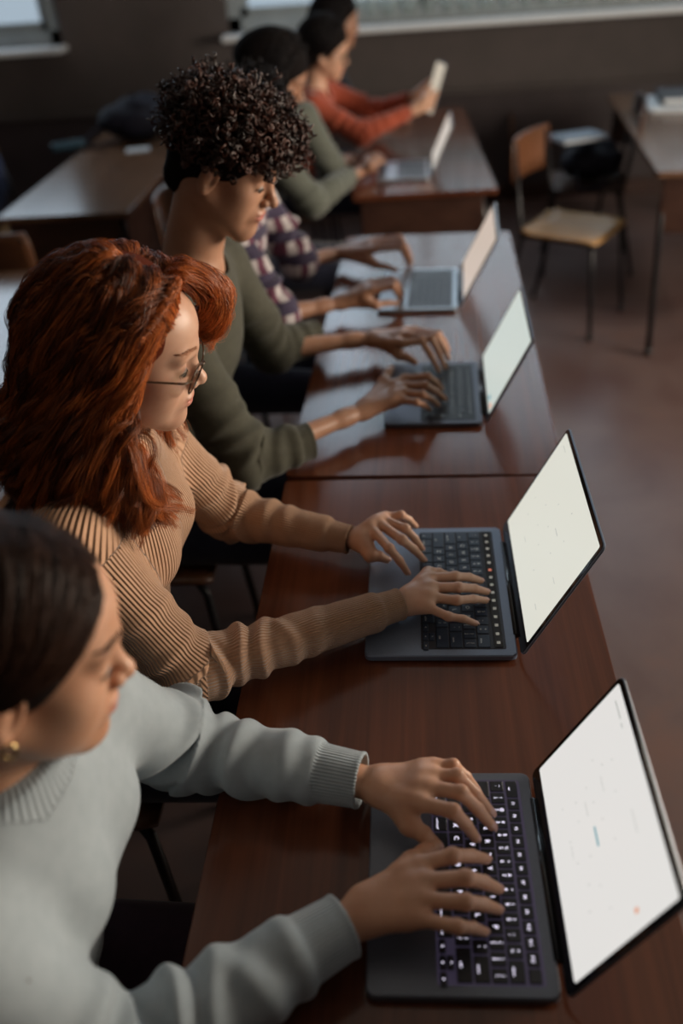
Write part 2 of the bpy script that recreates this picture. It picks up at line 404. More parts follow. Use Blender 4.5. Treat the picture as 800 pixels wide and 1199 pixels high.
def rotm(pitch=0, yaw=0, roll=0):
    cp, sp = math.cos(pitch), math.sin(pitch); cy, sy = math.cos(yaw), math.sin(yaw); cr, sr = math.cos(roll), math.sin(roll)
    return np.array([[cy, -sy, 0], [sy, cy, 0], [0, 0, 1]]) @ np.array([[cp, 0, sp], [0, 1, 0], [-sp, 0, cp]]) @ np.array([[1, 0, 0], [0, cr, -sr], [0, sr, cr]])

# head in its own frame: +X where the face looks, +Z crown, origin midway between the ears
def head_prims(male=0.0, ears=True):
    j = .004*male; P = [
        ell((-.016, 0, .040), (.096, .074, .086), .01), ell((.030, 0, .050), (.066, .064, .058), .03),
        ell((.030, 0, -.025), (.062, .060, .072), .03),
        rc((-.004, .052+j/2, -.042), (.070, .010, -.098-j), .020, .013+j, .03), rc((-.004, -.052-j/2, -.042), (.070, -.010, -.098-j), .020, .013+j, .03),
        ell((.050, 0, -.068), (.036, .036, .036), .02),
        sph((.054, .037, -.020), .026, .024), sph((.054, -.037, -.020), .026, .024), ell((.034, .034, -.050), (.042, .026, .036), .02), ell((.034, -.034, -.050), (.042, .026, .036), .02),
        rc((.076, .040, .028), (.087, .010, .026), .009, .010, .018), rc((.076, -.040, .028), (.087, -.010, .026), .009, .010, .018),
        ell((.101, .033, .006), (.017, .020, .013), .012, 's'), ell((.101, -.033, .006), (.017, .020, .013), .012, 's'),
        sph((.0735, .032, .006), .0150, .005), sph((.0735, -.032, .006), .0150, .005),
        rc((.087, 0, .018), (.1065+.003*male, 0, -.019), .0068, .0088, .012), sph((.1090+.0035*male, 0, -.0225), .0098, .008),
        sph((.100, .0115, -.027), .0078, .006), sph((.100, -.0115, -.027), .0078, .006),
        ell((.078, 0, -.054), (.024, .028, .024), .014),
        ell((.0965, 0, -.0505), (.0075, .020, .0052), .005), ell((.0955, 0, -.0605), (.0078, .017, .0062), .005),
        ell((.1055, 0, -.0555), (.010, .024, .0012), .003, 's'),
        sph((.081, 0, -.090), .0155, .016),
        sph((.1085, .0065, -.0325), .0032, .002, 's'), sph((.1085, -.0065, -.0325), .0032, .002, 's')]
    if ears:
        for s in (1, -1):
            R = rotm(.28, s*-.28, 0)
            e = [ell((0, 0, 0), (.018, .0085, .031), .004), ell((.004, s*.009, .004), (.011, .008, .019), .004, 's'),
                 ell((-.002, s*.0035, -.002), (.006, .004, .012), .005), sph((.004, s*.001, -.025), .008, .006)]
            P += xf(e, R, np.array([-.004, s*.079, -.006]))
    return P
def face_masks(L, male=False, brow=True):
    """L: points in head frame -> lips, brow weights (true colours of the skin)"""
    x, y, z = L.T
    cz = -.0555-.0012*np.abs(y)/.02
    lip = np.exp(-((np.abs(y)/.021)**4)-(((z-cz)/.0090)**4))*(x > .080)
    bz = .030+.004*np.cos((np.abs(y)-.032)/.03*PI)-.0008
    br = np.exp(-(((np.abs(y)-.032)/.019)**4)-(((z-bz-.004)/(.0048 if male else .0038))**2))*(x > .05)
    return np.clip(lip, 0, 1), np.clip(br*(.85 if brow else 0), 0, 1)

def hand_prims(w, el, fingers, thumb, s=1.0):
    """w wrist, el elbow; fingers: 4 x (mcp, pip, tip) world points, index first; thumb (cmc, mcp, tip)"""
    P = []; w = np.asarray(w, float); el = np.asarray(el, float)
    mi, mp = np.asarray(fingers[0][0]), np.asarray(fingers[3][0]); side = mp-mi; side = side/np.linalg.norm(side)
    fwd = (mi+mp)/2-w; fwd /= np.linalg.norm(fwd); de = (el-w)/np.linalg.norm(el-w)
    for sg, r0 in ((-1, .0165), (1, .0155)):
        P.append(rc(w+side*sg*.010*s, w+de*.06+side*sg*.005*s, r0*s, (r0*.9)*s, .012))
    P.append(rc(w+de*.05, el, .0180*s, .030*s, .02))
    for i, (a, b, c) in enumerate(fingers):
        a, b, c = map(lambda q: np.asarray(q, float), (a, b, c)); R0 = (.0098, .0100, .0094, .0084)[i]*s
        bs = w+side*(-.014, -.005, .005, .013)[i]*s
        P.append(rc(bs, a, .0150*s, R0*1.16, .014))
        d = b+(c-b)*.55; up = np.array([0, 0, 1.]); d = d+up*.0035*s
        P.append(rc(a, b, R0*1.0, R0*.93, .006)); P.append(sph(b+up*.0006, R0*1.0, .004)); P.append(rc(b, d, R0*.90, R0*.82, .003)); P.append(rc(d, c, R0*.82, R0*.66, .003))
        if i < 3: # web and palm fill
            a2 = np.asarray(fingers[i+1][0]); P.append(rc((a*.8+w*.2), (a2*.8+w*.2), R0*1.05, R0*1.05, .012))
    c0, c1, c2 = map(lambda q: np.asarray(q, float), thumb)
    P.append(rc(w*.75+c0*.25, c1, .0150*s, .0115*s, .016)); P.append(rc(c0*.5+mi*.5, c1, .011*s, .0105*s, .014))
    ip = c1+(c2-c1)*.52+np.array([0, 0, .003])
    P.append(rc(c1, ip, .0112*s, .0102*s, .005)); P.append(rc(ip, c2, .0102*s, .0080*s, .004))
    return P
def nails(fingers, thumb, s, T):
    mb = MB()
    for i, (a, b, c) in enumerate(list(fingers)+[thumb]):
        b, c = np.asarray(b, float), np.asarray(c, float); R0 = (.0098, .0100, .0094, .0084, .0115)[i]*s*.66
        d = b+(c-b)*.55+np.array([0, 0, .0035*s]); t = c-d; t /= np.linalg.norm(t); up = np.array([0, 0, 1.])-t*t[2]; up /= np.linalg.norm(up); sd = np.cross(t, up)
        o = c+up*R0*1.04+t*R0*.10-T; vs = []; n = 8
        for u in range(6):
            for v_ in range(7):
                uu = (u/5-.5)*2; vv = (v_/6-.5)*2; w_ = math.sqrt(max(0, 1-(uu*.75)**4))
                vs.append(o+t*uu*R0*1.05+sd*vv*w_*R0*.78-up*(vv*vv*R0*.34+(uu > 0)*uu*uu*R0*.38))
        vs2 = [p-up*.0006 for p in vs]
        mb.add(vs, [(u*7+v_, u*7+v_+1, u*7+v_+8, u*7+v_+7) for u in range(5) for v_ in range(6)], 0, True)
    return mb

# a sleeve: two tapered segments with crosswise folds and lengthwise ribs, open and turned at the cuff
class Sleeve:
    def __init__(s, sh, el, wr, r, nrib, cuff=0, folds=(), seed=0, cuff_bulge=.004, k=.03, fold_scale=1.0):
        s.p = [np.asarray(q, float) for q in (sh, el, wr)]; s.r = r; s.n = nrib; s.cuff = cuff; s.folds = folds; s.fs = fold_scale
        s.L = [np.linalg.norm(s.p[1]-s.p[0]), np.linalg.norm(s.p[2]-s.p[1])]; s.rng = np.random.default_rng(seed)
        s.ph = s.rng.uniform(0, 6.28, 12); s.cb = cuff_bulge; s.k = k
        d0 = (s.p[1]-s.p[0])/s.L[0]; d1 = (s.p[2]-s.p[1])/s.L[1]; s.d = [d0, d1]
        def fr(d): x = np.array([0, 0, 1.])-d*d[2]; x /= np.linalg.norm(x)+1e-9; return x, np.cross(d, x)
        s.fr = [fr(d0), fr(d1)]
    def coords(s, p):
        out = []
        for i in (0, 1):
            q = p-s.p[i]; t = np.clip(q @ s.d[i], 0, s.L[i]); v = q-t[:, None]*s.d[i]; dist = np.linalg.norm(v, axis=1)
            out.append((t, v, dist))
        r0, r1, r2 = s.r
        t, v, d = out[0]; R0 = r0+(r1-r0)*t/s.L[0]; e0 = d-R0
        t1, v1, dd = out[1]; R1 = r1+(r2-r1)*(t1/s.L[1])**.85; e1 = dd-R1
        use1 = e1 < e0; u = np.where(use1, s.L[0]+t1, t)
        th0 = np.arctan2(v @ s.fr[0][1], v @ s.fr[0][0]); th1 = np.arctan2(v1 @ s.fr[1][1], v1 @ s.fr[1][0])
        th = np.where(use1, th1, th0)
        return e0, e1, u, th
    def fn(s, p):
        e0, e1, u, th = s.coords(p); k = s.k
        h = np.maximum(k-np.abs(e0-e1), 0)/k; e = np.minimum(e0, e1)-h*h*k*.25
        LT = s.L[0]+s.L[1]
        for i, (c, w, a, tilt) in enumerate(s.folds):
            # ridge centred at u=c, tilted round the arm
            cc = c*LT+tilt*np.sin(th+s.ph[i % 12])+.006*np.sin(2*th+s.ph[(i+3) % 12])
            amp = a*s.fs*(.62+.38*np.cos(th-s.ph[(i+5) % 12]*.3))
            x = (u-cc)/w; e = e-amp*np.exp(-x*x)+amp*.55*np.exp(-((x-1.7)**2))
        if s.cuff:
            x = u-(LT-s.cuff); inside = 1/(1+np.exp(-x/.0015)); e = e+.0035*inside-s.cb*np.exp(-((x+.012)/.012)**2)*(.7+.3*np.cos(3*th+s.ph[1]))
            e = e-.0012*np.exp(-((x-s.cuff+.003)/.003)**2)
        # flat open end with a hollow cuff
        q = (p-s.p[2]) @ s.d[1]; d = np.maximum(e, q)
        return np.maximum(d, np.minimum(-(e+.0045), q+.034))
    def prim(s, k=.03):
        c = sum(s.p)/3; r = max(np.linalg.norm(q-c) for q in s.p)+max(s.r)+.015
        return Prim(s.fn, c, r, k)

# ------------------------------------------------------------------ strands
def strands_mesh(name, paths, rad, shade, mat, parent, T, sides=3, taper=.35):
    n, S, _ = paths.shape; P = paths-T
    t = np.gradient(P, axis=1); t /= np.linalg.norm(t, axis=2, keepdims=True)+1e-9
    ref = RNG.normal(size=(n, 1, 3)); a = np.cross(t, ref); a /= np.linalg.norm(a, axis=2, keepdims=True)+1e-9; b_ = np.cross(t, a)
    u = np.linspace(0, 1, S)[None, :, None]; rr = np.asarray(rad).reshape(-1, 1, 1)*(1-(1-taper)*u**2)
    ring = [P+rr*(math.cos(2*PI*k/sides)*a+math.sin(2*PI*k/sides)*b_) for k in range(sides)]
    V = np.stack(ring, 2).reshape(-1, 3)
    i = np.arange(n)[:, None, None]*S*sides+np.arange(S-1)[None, :, None]*sides+np.arange(sides)[None, None, :]
    j = np.arange(n)[:, None, None]*S*sides+np.arange(S-1)[None, :, None]*sides+((np.arange(sides)+1) % sides)[None, None, :]
    Q = np.stack([i, j, j+sides, i+sides], -1).reshape(-1, 4)
    me = np_mesh(name, V, Q)
    attr(me, 'shade', np.repeat(np.asarray(shade), S*sides)[:len(me.vertices)])
    return link(name, me, mat, parent)
def resample_guides(ctrl, S):
    """Catmull-Rom through control points (n,k,3) to S samples"""
    n, k, _ = ctrl.shape; c = np.concatenate([2*ctrl[:, :1]-ctrl[:, 1:2], ctrl, 2*ctrl[:, -1:]-ctrl[:, -2:-1]], 1)
    u = np.linspace(0, k-1-1e-6, S); i = u.astype(int); f = (u-i)[None, :, None]
    p0, p1, p2, p3 = c[:, i], c[:, i+1], c[:, i+2], c[:, i+3]
    return .5*((2*p1)+(-p0+p2)*f+(2*p0-5*p1+4*p2-p3)*f**2+(-p0+3*p1-3*p2+p3)*f**3)
def children_of(guides, m, r_root, r_mid, r_tip, frizz=.001, curl=None):
    """m strands round each guide; curl = (radius, turns, start)"""
    n, S, _ = guides.shape; u = np.linspace(0, 1, S)
    t = np.gradient(guides, axis=1); t /= np.linalg.norm(t, axis=2, keepdims=True)+1e-9
    ref = np.array([.3, .9, .2]); a = np.cross(t, ref); a /= np.linalg.norm(a, axis=2, keepdims=True)+1e-9; b_ = np.cross(t, a)
    if curl is not None:
        cr, tu, st = curl; ph = RNG.uniform(0, 6.28, (n, 1)); tn = tu*RNG.uniform(.75, 1.25, (n, 1)); env = np.clip((u[None]-st)/(1-st), 0, 1)**.7*cr*RNG.uniform(.6, 1.25, (n, 1))
        ang = ph+2*PI*tn*u[None]; guides = guides+env[..., None]*(np.cos(ang)[..., None]*a+np.sin(ang)[..., None]*b_)
    rad = np.where(u < .5, r_root+(r_mid-r_root)*u*2, r_mid+(r_tip-r_mid)*(u-.5)*2)
    th = RNG.uniform(0, 6.28, (n, m, 1)); q = np.sqrt(RNG.uniform(0, 1, (n, m, 1)))
    off = rad[None, None]*q; off_a = off*np.cos(th); off_b = off*np.sin(th)
    out = guides[:, None]+off_a[..., None]*a[:, None]+off_b[..., None]*b_[:, None]
    if frizz:
        w = RNG.normal(0, 1, (n, m, 4, 3)); f = np.sin(u[None, None, :, None]*RNG.uniform(5, 22, (n, m, 1, 1))+RNG.uniform(0, 6, (n, m, 1, 3)))
        out = out+frizz*f*w[:, :, :1]*u[None, None, :, None]**.5
    return out.reshape(n*m, S, 3)
HC = np.array([-.014, 0, .040]); HR = np.array([.098, .078, .088])   # the skull the hair lies on
def skull(dirs, off):
    d = dirs/np.linalg.norm(dirs, axis=-1, keepdims=True); k = 1/np.sqrt(((d/HR)**2).sum(-1, keepdims=True)); return HC+d*(k+off)

# ------------------------------------------------------------------ people
def add_mesh(name, prims, h, mat, parent, T, smooth=0, post=None):
    V, Q = surface(prims, h, post)
    if smooth: V = smooth_verts(V, Q, smooth)
    me = np_mesh(name, V-T, Q); o = link(name, me, mat, parent)
    return o, V
def spine_frame(hip, nb):
    z = nb-hip; z /= np.linalg.norm(z); y = np.array([0, 1., 0]); y -= z*(y@z); y /= np.linalg.norm(y); x = np.cross(y, z); return np.column_stack([x, y, z])
def person(label, group, hip, nb, head, shoulders, elbows, hands, skin_mat, top_mat, top_name, leg_mat, h=.002, hs=.0025, male=0, woman=True,
           sleeve=None, collar='crew', size=1.0, chest=(.105, .155), hand_scale=1.0, far=False, nail=False, rib_torso=0, ribs_on=1.0, wr_vis=.05):
    hip, nb = np.asarray(hip, float), np.asarray(nb, float); T = np.array([hip[0], hip[1], 0.])
    root = empty('person', tuple(T)); tag(root, label, 'person', group)
    O, R = np.asarray(head[0], float), rotm(*head[1:])
    SFr = spine_frame(hip, nb); L = np.linalg.norm(nb-hip)
    sh = [np.asarray(q, float) for q in shoulders]; el = [np.asarray(q, float) for q in elbows]
    B = xf(head_prims(male), R, O)
    n0 = O+R@np.array([-.024, 0, -.050]); r_n = .050+.006*male
    B.append(rc(n0, nb+SFr@np.array([-.01, 0, .0]), r_n, r_n+.006, .03))
    cc = hip+(nb-hip)*.72
    B.append(ell(cc, (chest[0]-.015, chest[1]-.03, .17), .04, R=SFr)); B.append(ell(hip+(nb-hip)*.30, (chest[0]-.02, chest[1]-.04, .17), .05, R=SFr))
    for s_, e_, hd in zip(sh, el, hands):
        B.append(rc(nb-(nb-hip)/L*.035, s_, .04, .042, .04)); B.append(rc(s_, e_, .040, .032, .03))
        B += hand_prims(hd['w'], e_, hd['f'], hd['t'], hand_scale)
    body, V = add_mesh('body', B, h, skin_mat, root, T)
    Lp = (V-O) @ R; lip, br = face_masks(Lp, male > .5); near = np.linalg.norm(Lp, axis=1) < .16
    attr(body.data, 'lips', lip*near); attr(body.data, 'brow', br*near)
    # clothes for the upper body
    slv = []
    for k, (s_, e_, hd) in enumerate(zip(sh, el, hands)):
        sp = sleeve[k] if isinstance(sleeve, (list, tuple)) else sleeve
        w = np.asarray(hd.get('cuff', hd['w']), float)
        slv.append(Sleeve(s_, e_, w, sp['r'], sp['n'], sp.get('cuff', .05), sp.get('folds', ()), sp.get('seed', k+1), sp.get('bulge', .004), fold_scale=sp.get('fs', 1)))
    C = [ell(cc, (chest[0]+.012, chest[1]+.005, .19), .05, R=SFr), ell(hip+(nb-hip)*.34, (chest[0]+.006, chest[1]-.012, .20), .08, R=SFr), ell(hip+(nb-hip)*.05, (.115, .165, .10), .05, R=SFr)]
    if woman:
        for sg in (-1, 1): C.append(ell(cc+SFr@np.array([chest[0]-.03, sg*.065, .02]), (.055, .06, .06), .05, R=SFr))
    for s_ in sh: C.append(rc(nb-(nb-hip)/L*.045, s_, .048, .054, .05))
    ax = n0-nb; ax /= np.linalg.norm(ax)
    C += [s.prim(.035) for s in slv]
    if collar == 'turtle':
        C.append(rc(nb-ax*.04, nb+ax*.066, r_n+.020, r_n+.0085, .03))
        top = nb+ax*.060; C.append(Prim(lambda p: np.maximum(-((p-top)@ax), np.linalg.norm((p-nb)-((p-nb)@ax)[:, None]*ax, axis=1)-.09), top+ax*.05, .14, .002, 's'))
    elif collar == 'crew':
        C.append(rc(nb-ax*.02, nb+ax*.022, r_n+.024, r_n+.013, .02))
        top = nb+ax*.024; C.append(Prim(lambda p: np.maximum(-((p-top)@ax), np.linalg.norm((p-nb)-((p-nb)@ax)[:, None]*ax, axis=1)-.085), top+ax*.05, .14, .002, 's'))
    elif collar == 'open':
        top = nb+ax*.004+SFr@np.array([.03, 0, 0]); ax2 = ax+SFr@np.array([.45, 0, 0]); ax2 /= np.linalg.norm(ax2)
        C.append(Prim(lambda p: np.maximum(-((p-top)@ax2), np.linalg.norm((p-nb)-((p-nb)@ax)[:, None]*ax, axis=1)-(r_n+.028)), top+ax*.05, .15, .004, 's'))
        C.append(rc(nb-ax*.05, nb+ax*.06, r_n+.0145, r_n-.001, .006, 's'))
    elif collar == 'hood':
        for a_ in np.linspace(0, PI, 6):
            q0 = nb+SFr@np.array([-.03-.055*math.sin(a_), .085*math.cos(a_), .015]); a2 = a_+PI/5
            C.append(sph(q0, .036, .03))
    # soft body creases
    if sleeve is not None:
        def crease(p):
            q = (p-cc) @ SFr; return (.0022*np.sin(q[:, 2]*70+q[:, 1]*18+1.5*np.sin(q[:, 1]*25))*np.clip((.02-q[:, 2])/.1, 0, 1)+.0012*np.sin(q[:, 2]*38-q[:, 0]*60))*np.exp(-(np.linalg.norm(q*np.array([1, 1, .6]), axis=1)/.21)**6)
        C.append(Prim(crease, cc, 9, 0, 'd'))
    cl, V = add_mesh(top_name, C, hs, top_mat, root, T)
    rib = np.zeros(len(V)); rw = np.zeros(len(V)); best = np.full(len(V), .012)
    q = (V-cc) @ SFr; th = np.arctan2(q[:, 1], -q[:, 0]); rib[:] = th/(2*PI)*rib_torso; rw[:] = ribs_on if rib_torso else 0
    for s in slv:
        e0, e1, u, thx = s.coords(V); e = np.minimum(e0, e1); use = (e < best+.0) & (e < .016); LT = s.L[0]+s.L[1]
        use &= (u > .04) | (rib_torso == 0)
        tt = (np.asarray(thx)+PI)/(2*PI); rib = np.where(use, tt*s.n, rib)
        cuffm = (u > LT-s.cuff) & use; rw = np.where(use, ribs_on if rib_torso else cuffm*1.0, rw)
    if collar in ('crew', 'turtle') and not far:
        qa = (V-nb)@ax; rad_ = np.linalg.norm((V-nb)-qa[:, None]*ax, axis=1); cm = (rad_ < .088) & (qa > -.006); fr_ = (V-nb) @ SFr
        rib = np.where(cm, np.arctan2(fr_[:, 1], -fr_[:, 0])/(2*PI)*64, rib); rw = np.where(cm, .9, rw)
    attr(cl.data, 'rib', rib); attr(cl.data, 'ribw', rw)
    # trousers and shoes (mostly in the dark under the desk)
    Tq = [ell(hip+np.array([0, 0, .0]), (.125, .175, .105), .05)]; feet = []
    for sg in (-1, 1):
        hp = hip+np.array([.04, sg*.085, -.01]); kn = hip+np.array([.43, sg*.10, -.01]); kn[2] = .50; an = kn+np.array([-.03, 0, 0]); an[2] = .11
        Tq += [rc(hp, kn, .085, .064, .03), rc(kn, an, .062, .048, .03)]; feet.append(an)
    add_mesh('trousers', Tq, .012 if not far else .016, leg_mat, root, T)
    for an in feet:
        c = np.array([an[0]+.05, an[1], .0]); S_ = [ell(c+np.array([.02, 0, .040]), (.135, .046, .040), .02), rc(c+np.array([-.05, 0, .05]), an+np.array([0, 0, 0]), .046, .050, .02)]
        S_.append(Prim(lambda p: p[:, 2]-.003, c+np.array([0, 0, -.1]), .3, .002, 's'))
        add_mesh('shoe', S_, .012, M_SHOE, root, T)
    if not far:
        for sg in (-1, 1):
            c = O+R@np.array([.0745, sg*.032, .006])
            e, _ = add_mesh('eye', [sph(c+R@np.array([.0017, 0, -.0016]), .0131, 0)], .0022, M_EYE, root, T)
            ic = c+R@np.array([.0118, 0, -.0080]); add_mesh('iris', [sph(ic-R@np.array([.0020, 0, -.0012]), .0058, 0)], .0016, M_IRIS, e, T)
    return root, O, R, T, SFr
def chair_parts(root, wood_m, steel):
    """tubular school chair with plywood seat and back; front towards +X"""
    mb = MB(); W, D = .40, .38
    # curved seat plate
    nx, ny = 12, 12; top = []; bot = []
    def sz(u, v_): return .452+.010*(v_*v_*4-.5)*.6-.016*max(0, u-.36)*4+(.012 if u < -.4 else 0)*1.0
    pts = []
    for lay, dz in ((0, 0), (1, -.011)):
        for i in range(nx+1):
            for k in range(ny+1):
                u, v_ = i/nx-.5, k/ny-.5; e = 1-.10*(abs(u*2)**6); pts.append((u*D, v_*W*e, sz(u, v_)+dz))
    n1 = (nx+1)*(ny+1); fs = []
    for i in range(nx):
        for k in range(ny):
            a = i*(ny+1)+k; fs.append((a, a+ny+1, a+ny+2, a+1)); fs.append((n1+a, n1+a+1, n1+a+ny+2, n1+a+ny+1))
    for i in range(nx):
        a = i*(ny+1); fs.append((a, n1+a, n1+a+ny+1, a+ny+1)); a = i*(ny+1)+ny; fs.append((a, a+ny+1, n1+a+ny+1, n1+a))
    for k in range(ny):
        a = k; fs.append((a, a+1, n1+a+1, n1+a)); a = nx*(ny+1)+k; fs.append((a, n1+a, n1+a+1, a+1))
    MB().add(pts, fs, 0, True).build('seat', wood_m, root)
    pts = []; nz = 6
    for dx in (0, -.010):
        for i in range(nz+1):
            for k in range(ny+1):
                z, v_ = .66+.19*i/nz, k/ny-.5; e = 1-.08*abs(i/nz*2-1)**4; pts.append((-.215-.05*(z-.66)-.030+.12*v_*v_+dx, v_*.39*e, z))
    n1 = (nz+1)*(ny+1); fs = []
    for i in range(nz):
        for k in range(ny): a = i*(ny+1)+k; fs.append((a, a+1, a+ny+2, a+ny+1)); fs.append((n1+a, n1+a+ny+1, n1+a+ny+2, n1+a+1))
    for i in range(nz):
        a = i*(ny+1); fs.append((a, a+ny+1, n1+a+ny+1, n1+a)); a += ny; fs.append((a, n1+a, n1+a+ny+1, a+ny+1))
    for k in range(ny): a = k; fs.append((a, n1+a, n1+a+1, a+1)); a = nz*(ny+1)+k; fs.append((a, a+1, n1+a+1, n1+a))
    MB().add(pts, fs, 0, True).build('backrest', M_PLYD, root)
    for s in (-1, 1):
        MB().tube([(.15, s*.165, .430), (.17, s*.175, .40), (.205, s*.20, .012)], .011).build('leg', steel, root)
        MB().tube([(-.26, s*.20, .012), (-.17, s*.175, .40), (-.175, s*.175, .45), (-.232, s*.165, .83)], .011).build('leg', steel, root)
        for x_, y_ in ((.205, .20), (-.26, .20)): MB().tube([(x_, s*y_, 0), (x_, s*y_, .03)], .0145).build('foot_cap', M_KEY, root)
    f = MB()
    for s in (-1, 1): f.tube([(-.17, s*.165, .432), (.16, s*.165, .432)], .010)
    f.tube([(.12, -.165, .430), (.12, .165, .430)], .009).tube([(-.13, -.165, .430), (-.13, .165, .430)], .009)
    f.build('seat_frame', steel, root)

# ------------------------------------------------------------------ laptops
_GL = {}
def glyph(txt):
    if txt in _GL: return _GL[txt]
    cu = bpy.data.curves.new('glyph_source', 'FONT'); cu.body = txt; cu.align_x = 'CENTER'; cu.align_y = 'CENTER'; cu.size = 1; cu.resolution_u = 2
    ob = bpy.data.objects.new('glyph_source', cu); COL.objects.link(ob)
    dg = bpy.context.evaluated_depsgraph_get(); ev = ob.evaluated_get(dg); me = ev.to_mesh()
    r = ([tuple(v.co) for v in me.vertices], [tuple(p.vertices) for p in me.polygons]); ev.to_mesh_clear()
    bpy.data.objects.remove(ob); bpy.data.curves.remove(cu); _GL[txt] = r; return r
def put_text(mb, txt, x, y, z, size, mi, R=None, T=None):
    """letters lying flat, their tops towards +X, reading towards -Y"""
    v, f = glyph(txt); vs = [Vector((x+p[1]*size, y-p[0]*size, z)) for p in v]
    if R is not None: vs = [R @ q + T for q in vs]
    mb.add(vs, f, mi)
ROWS = [[('esc', 1.5)]+[('F%d' % i, 1) for i in range(1, 13)]+[('', 1)],
        [('`|~', 1), ('1|!', 1), ('2|@', 1), ('3|#', 1), ('4|$', 1), ('5|%', 1), ('6|^', 1), ('7|&', 1), ('8|*', 1), ('9|(', 1), ('0|)', 1), ('-|_', 1), ('=|+', 1), ('delete', 1.5)],
        [('tab', 1.5)]+[(c, 1) for c in 'QWERTYUIOP']+[('[|{', 1), (']|}', 1), ('\\||', 1)],
        [('caps lock', 1.75)]+[(c, 1) for c in 'ASDFGHJKL']+[(';|:', 1), ("'|\"", 1), ('return', 1.75)],
        [('shift', 2.25)]+[(c, 1) for c in 'ZXCVBNM']+[(',|<', 1), ('.|>', 1), ('/|?', 1), ('shift', 2.25)],
        [('fn', 1), ('control', 1), ('option', 1), ('command', 1.25), ('', 5.25), ('command', 1.25), ('option', 1), ('<', 1), ('UD', 1), ('>', 1)]]
def laptop(label, W, D, hinge_corner, rz, lid, body_m, key_m, leg_m, well_m, mode, marks, group=None, legends=True, disp=(1, 1, 1), strength=.85):
    """hinge_corner: base corner at the hinge on the -Y side"""
    ux = np.array([math.cos(rz), math.sin(rz)]); uy = np.array([-ux[1], ux[0]]); c = np.array(hinge_corner[:2])-ux*D/2+uy*W/2
    z0 = hinge_corner[2] if len(hinge_corner) > 2 else .7505
    root = empty('laptop', (c[0], c[1], z0), rz); tag(root, label, 'laptop', group)
    TH = .0125; kt = TH+.0016
    mb = MB(); mb.slab(D, W, .011, .0012, TH, ch=.0016)
    mb.build('base', body_m, root)
    f = MB()
    for sx in (-1, 1):
        for sy in (-1, 1): f.slab(.012, .012, .005, 0, .0016, (sx*(D/2-.02), sy*(W/2-.02)))
    f.build('rubber_foot', M_KEY, root)
    KW = W*.905; KX1 = D/2-D*.075; kd = D*.545; pitch = kd/6 if mode != 'strip' else kd/6; u = KW/14.5; KX0 = KX1-kd
    w = MB(); w.slab(kd+.003, KW+.003, .003, TH-.0005, TH+.0003, ((KX0+KX1)/2, 0)); w.build('keyboard_well', well_m, root)
    t = MB(); tw = W*.42; tx0, tx1 = -D/2+.006, KX0-.010; t.slab(tx1-tx0, tw, .004, TH-.0003, TH+.0004, ((tx0+tx1)/2, 0), 0)
    t.build('trackpad', [body_m, M_BEZEL], root)
    rd = pitch
    for ri, row in enumerate(ROWS):
        x1 = KX1-ri*rd; y = KW/2
        h_row = rd*(.86 if ri else .80)
        if mode == 'strip' and ri == 0:
            s_ = MB(); s_.slab(rd*.62, KW-.004, .0015, TH, kt, (x1-rd/2+.001, 0), 0)
            for i in range(15):
                yy = KW/2-.012-i*(KW-.024)/14; s_.slab(rd*.26, u*.30, .0008, kt, kt+.0001, (x1-rd/2+.001, yy), 1 if i != 5 else 2)
            s_.build('touch_strip', [M_BEZEL, M_LEGEND, emit('strip_red_icon', (.9, .25, .15), .5)], root); continue
        for txt, wu in row:
            kw = u*wu; g = u*.05; xc, yc = x1-rd/2, y-kw/2; y -= kw
            half = txt in ('<', '>', 'UD')
            def key(xc, yc, hx, wy, lab, half=False):
                k = MB(); k.rbox((0, 0, (kt+TH)/2+.0002), (hx, wy, kt-TH+.0002), .0009, 0)
                if legends and lab:
                    zt = kt+.00033; hh = hx/2
                    if '|' in lab:
                        a, b_ = (lab.split('|')+[''])[:2]; b_ = b_ or '|'
                        put_text(k, a, -hh*.38, 0, zt, rd*.36, 1); put_text(k, b_, hh*.42, 0, zt, rd*.32, 1)
                    elif len(lab) == 1 and not half: put_text(k, lab, 0, 0, zt, rd*.44, 1)
                    elif half: put_text(k, lab, 0, 0, zt, rd*.30, 1)
                    elif lab[0] == 'F' and len(lab) <= 3: put_text(k, lab, -hh*.1, 0, zt, rd*.28, 1)
                    else: put_text(k, lab, -hh*.42, 0, zt, rd*.21, 1)
                o = k.build('key', [key_m, leg_m], root); o.location = (xc, yc, 0)
            hx = rd-g*2*(rd/u)*.5-.0012
            if ri == 0: key(xc, yc, rd*.74, kw-g*2, txt)
            elif txt == 'UD': key(xc+rd*.22, yc, rd*.40, kw-g*2, '^', True); key(xc-rd*.22, yc, rd*.40, kw-g*2, 'v', True)
            elif half: key(xc-rd*.22, yc, rd*.40, kw-g*2, txt, True)
            else: key(xc, yc, rd-g*2, kw-g*2, txt)
    # hinge bar
    h = MB(); h.tube([(D/2+.001, -W*.36, TH-.003), (D/2+.001, W*.36, TH-.003)], .0050, 12); h.build('hinge', M_BEZEL, root)
    R = Matrix.Rotation(-lid, 3, 'Y')    # lid x axis turns up
    T = Vector((D/2+.004, 0, TH-.001)); LD = D*.985
    T4 = Matrix.Translation(T) @ R.to_4x4()
    l = MB(); l.slab(LD, W, .010, -.0050, -.0005, (LD/2, 0), 0, ch=.001, T=T4); lid_o = l.build('lid', body_m, root)
    b_ = MB(); b_.slab(LD-.003, W-.003, .009, -.0007, .0003, (LD/2, 0), 0, T=T4); b_.build('bezel', M_BEZEL, lid_o)
    d0, d1 = LD*.095, LD-.0085; DW = W-.017
    if mode == 'thick': d0, d1, DW = LD*.12, LD-.012, W-.026
    dm = emit('lit_display', disp, strength)
    d = MB(); d.slab(d1-d0, DW, .003, .0002, .0008, ((d0+d1)/2, 0), 0, T=T4)
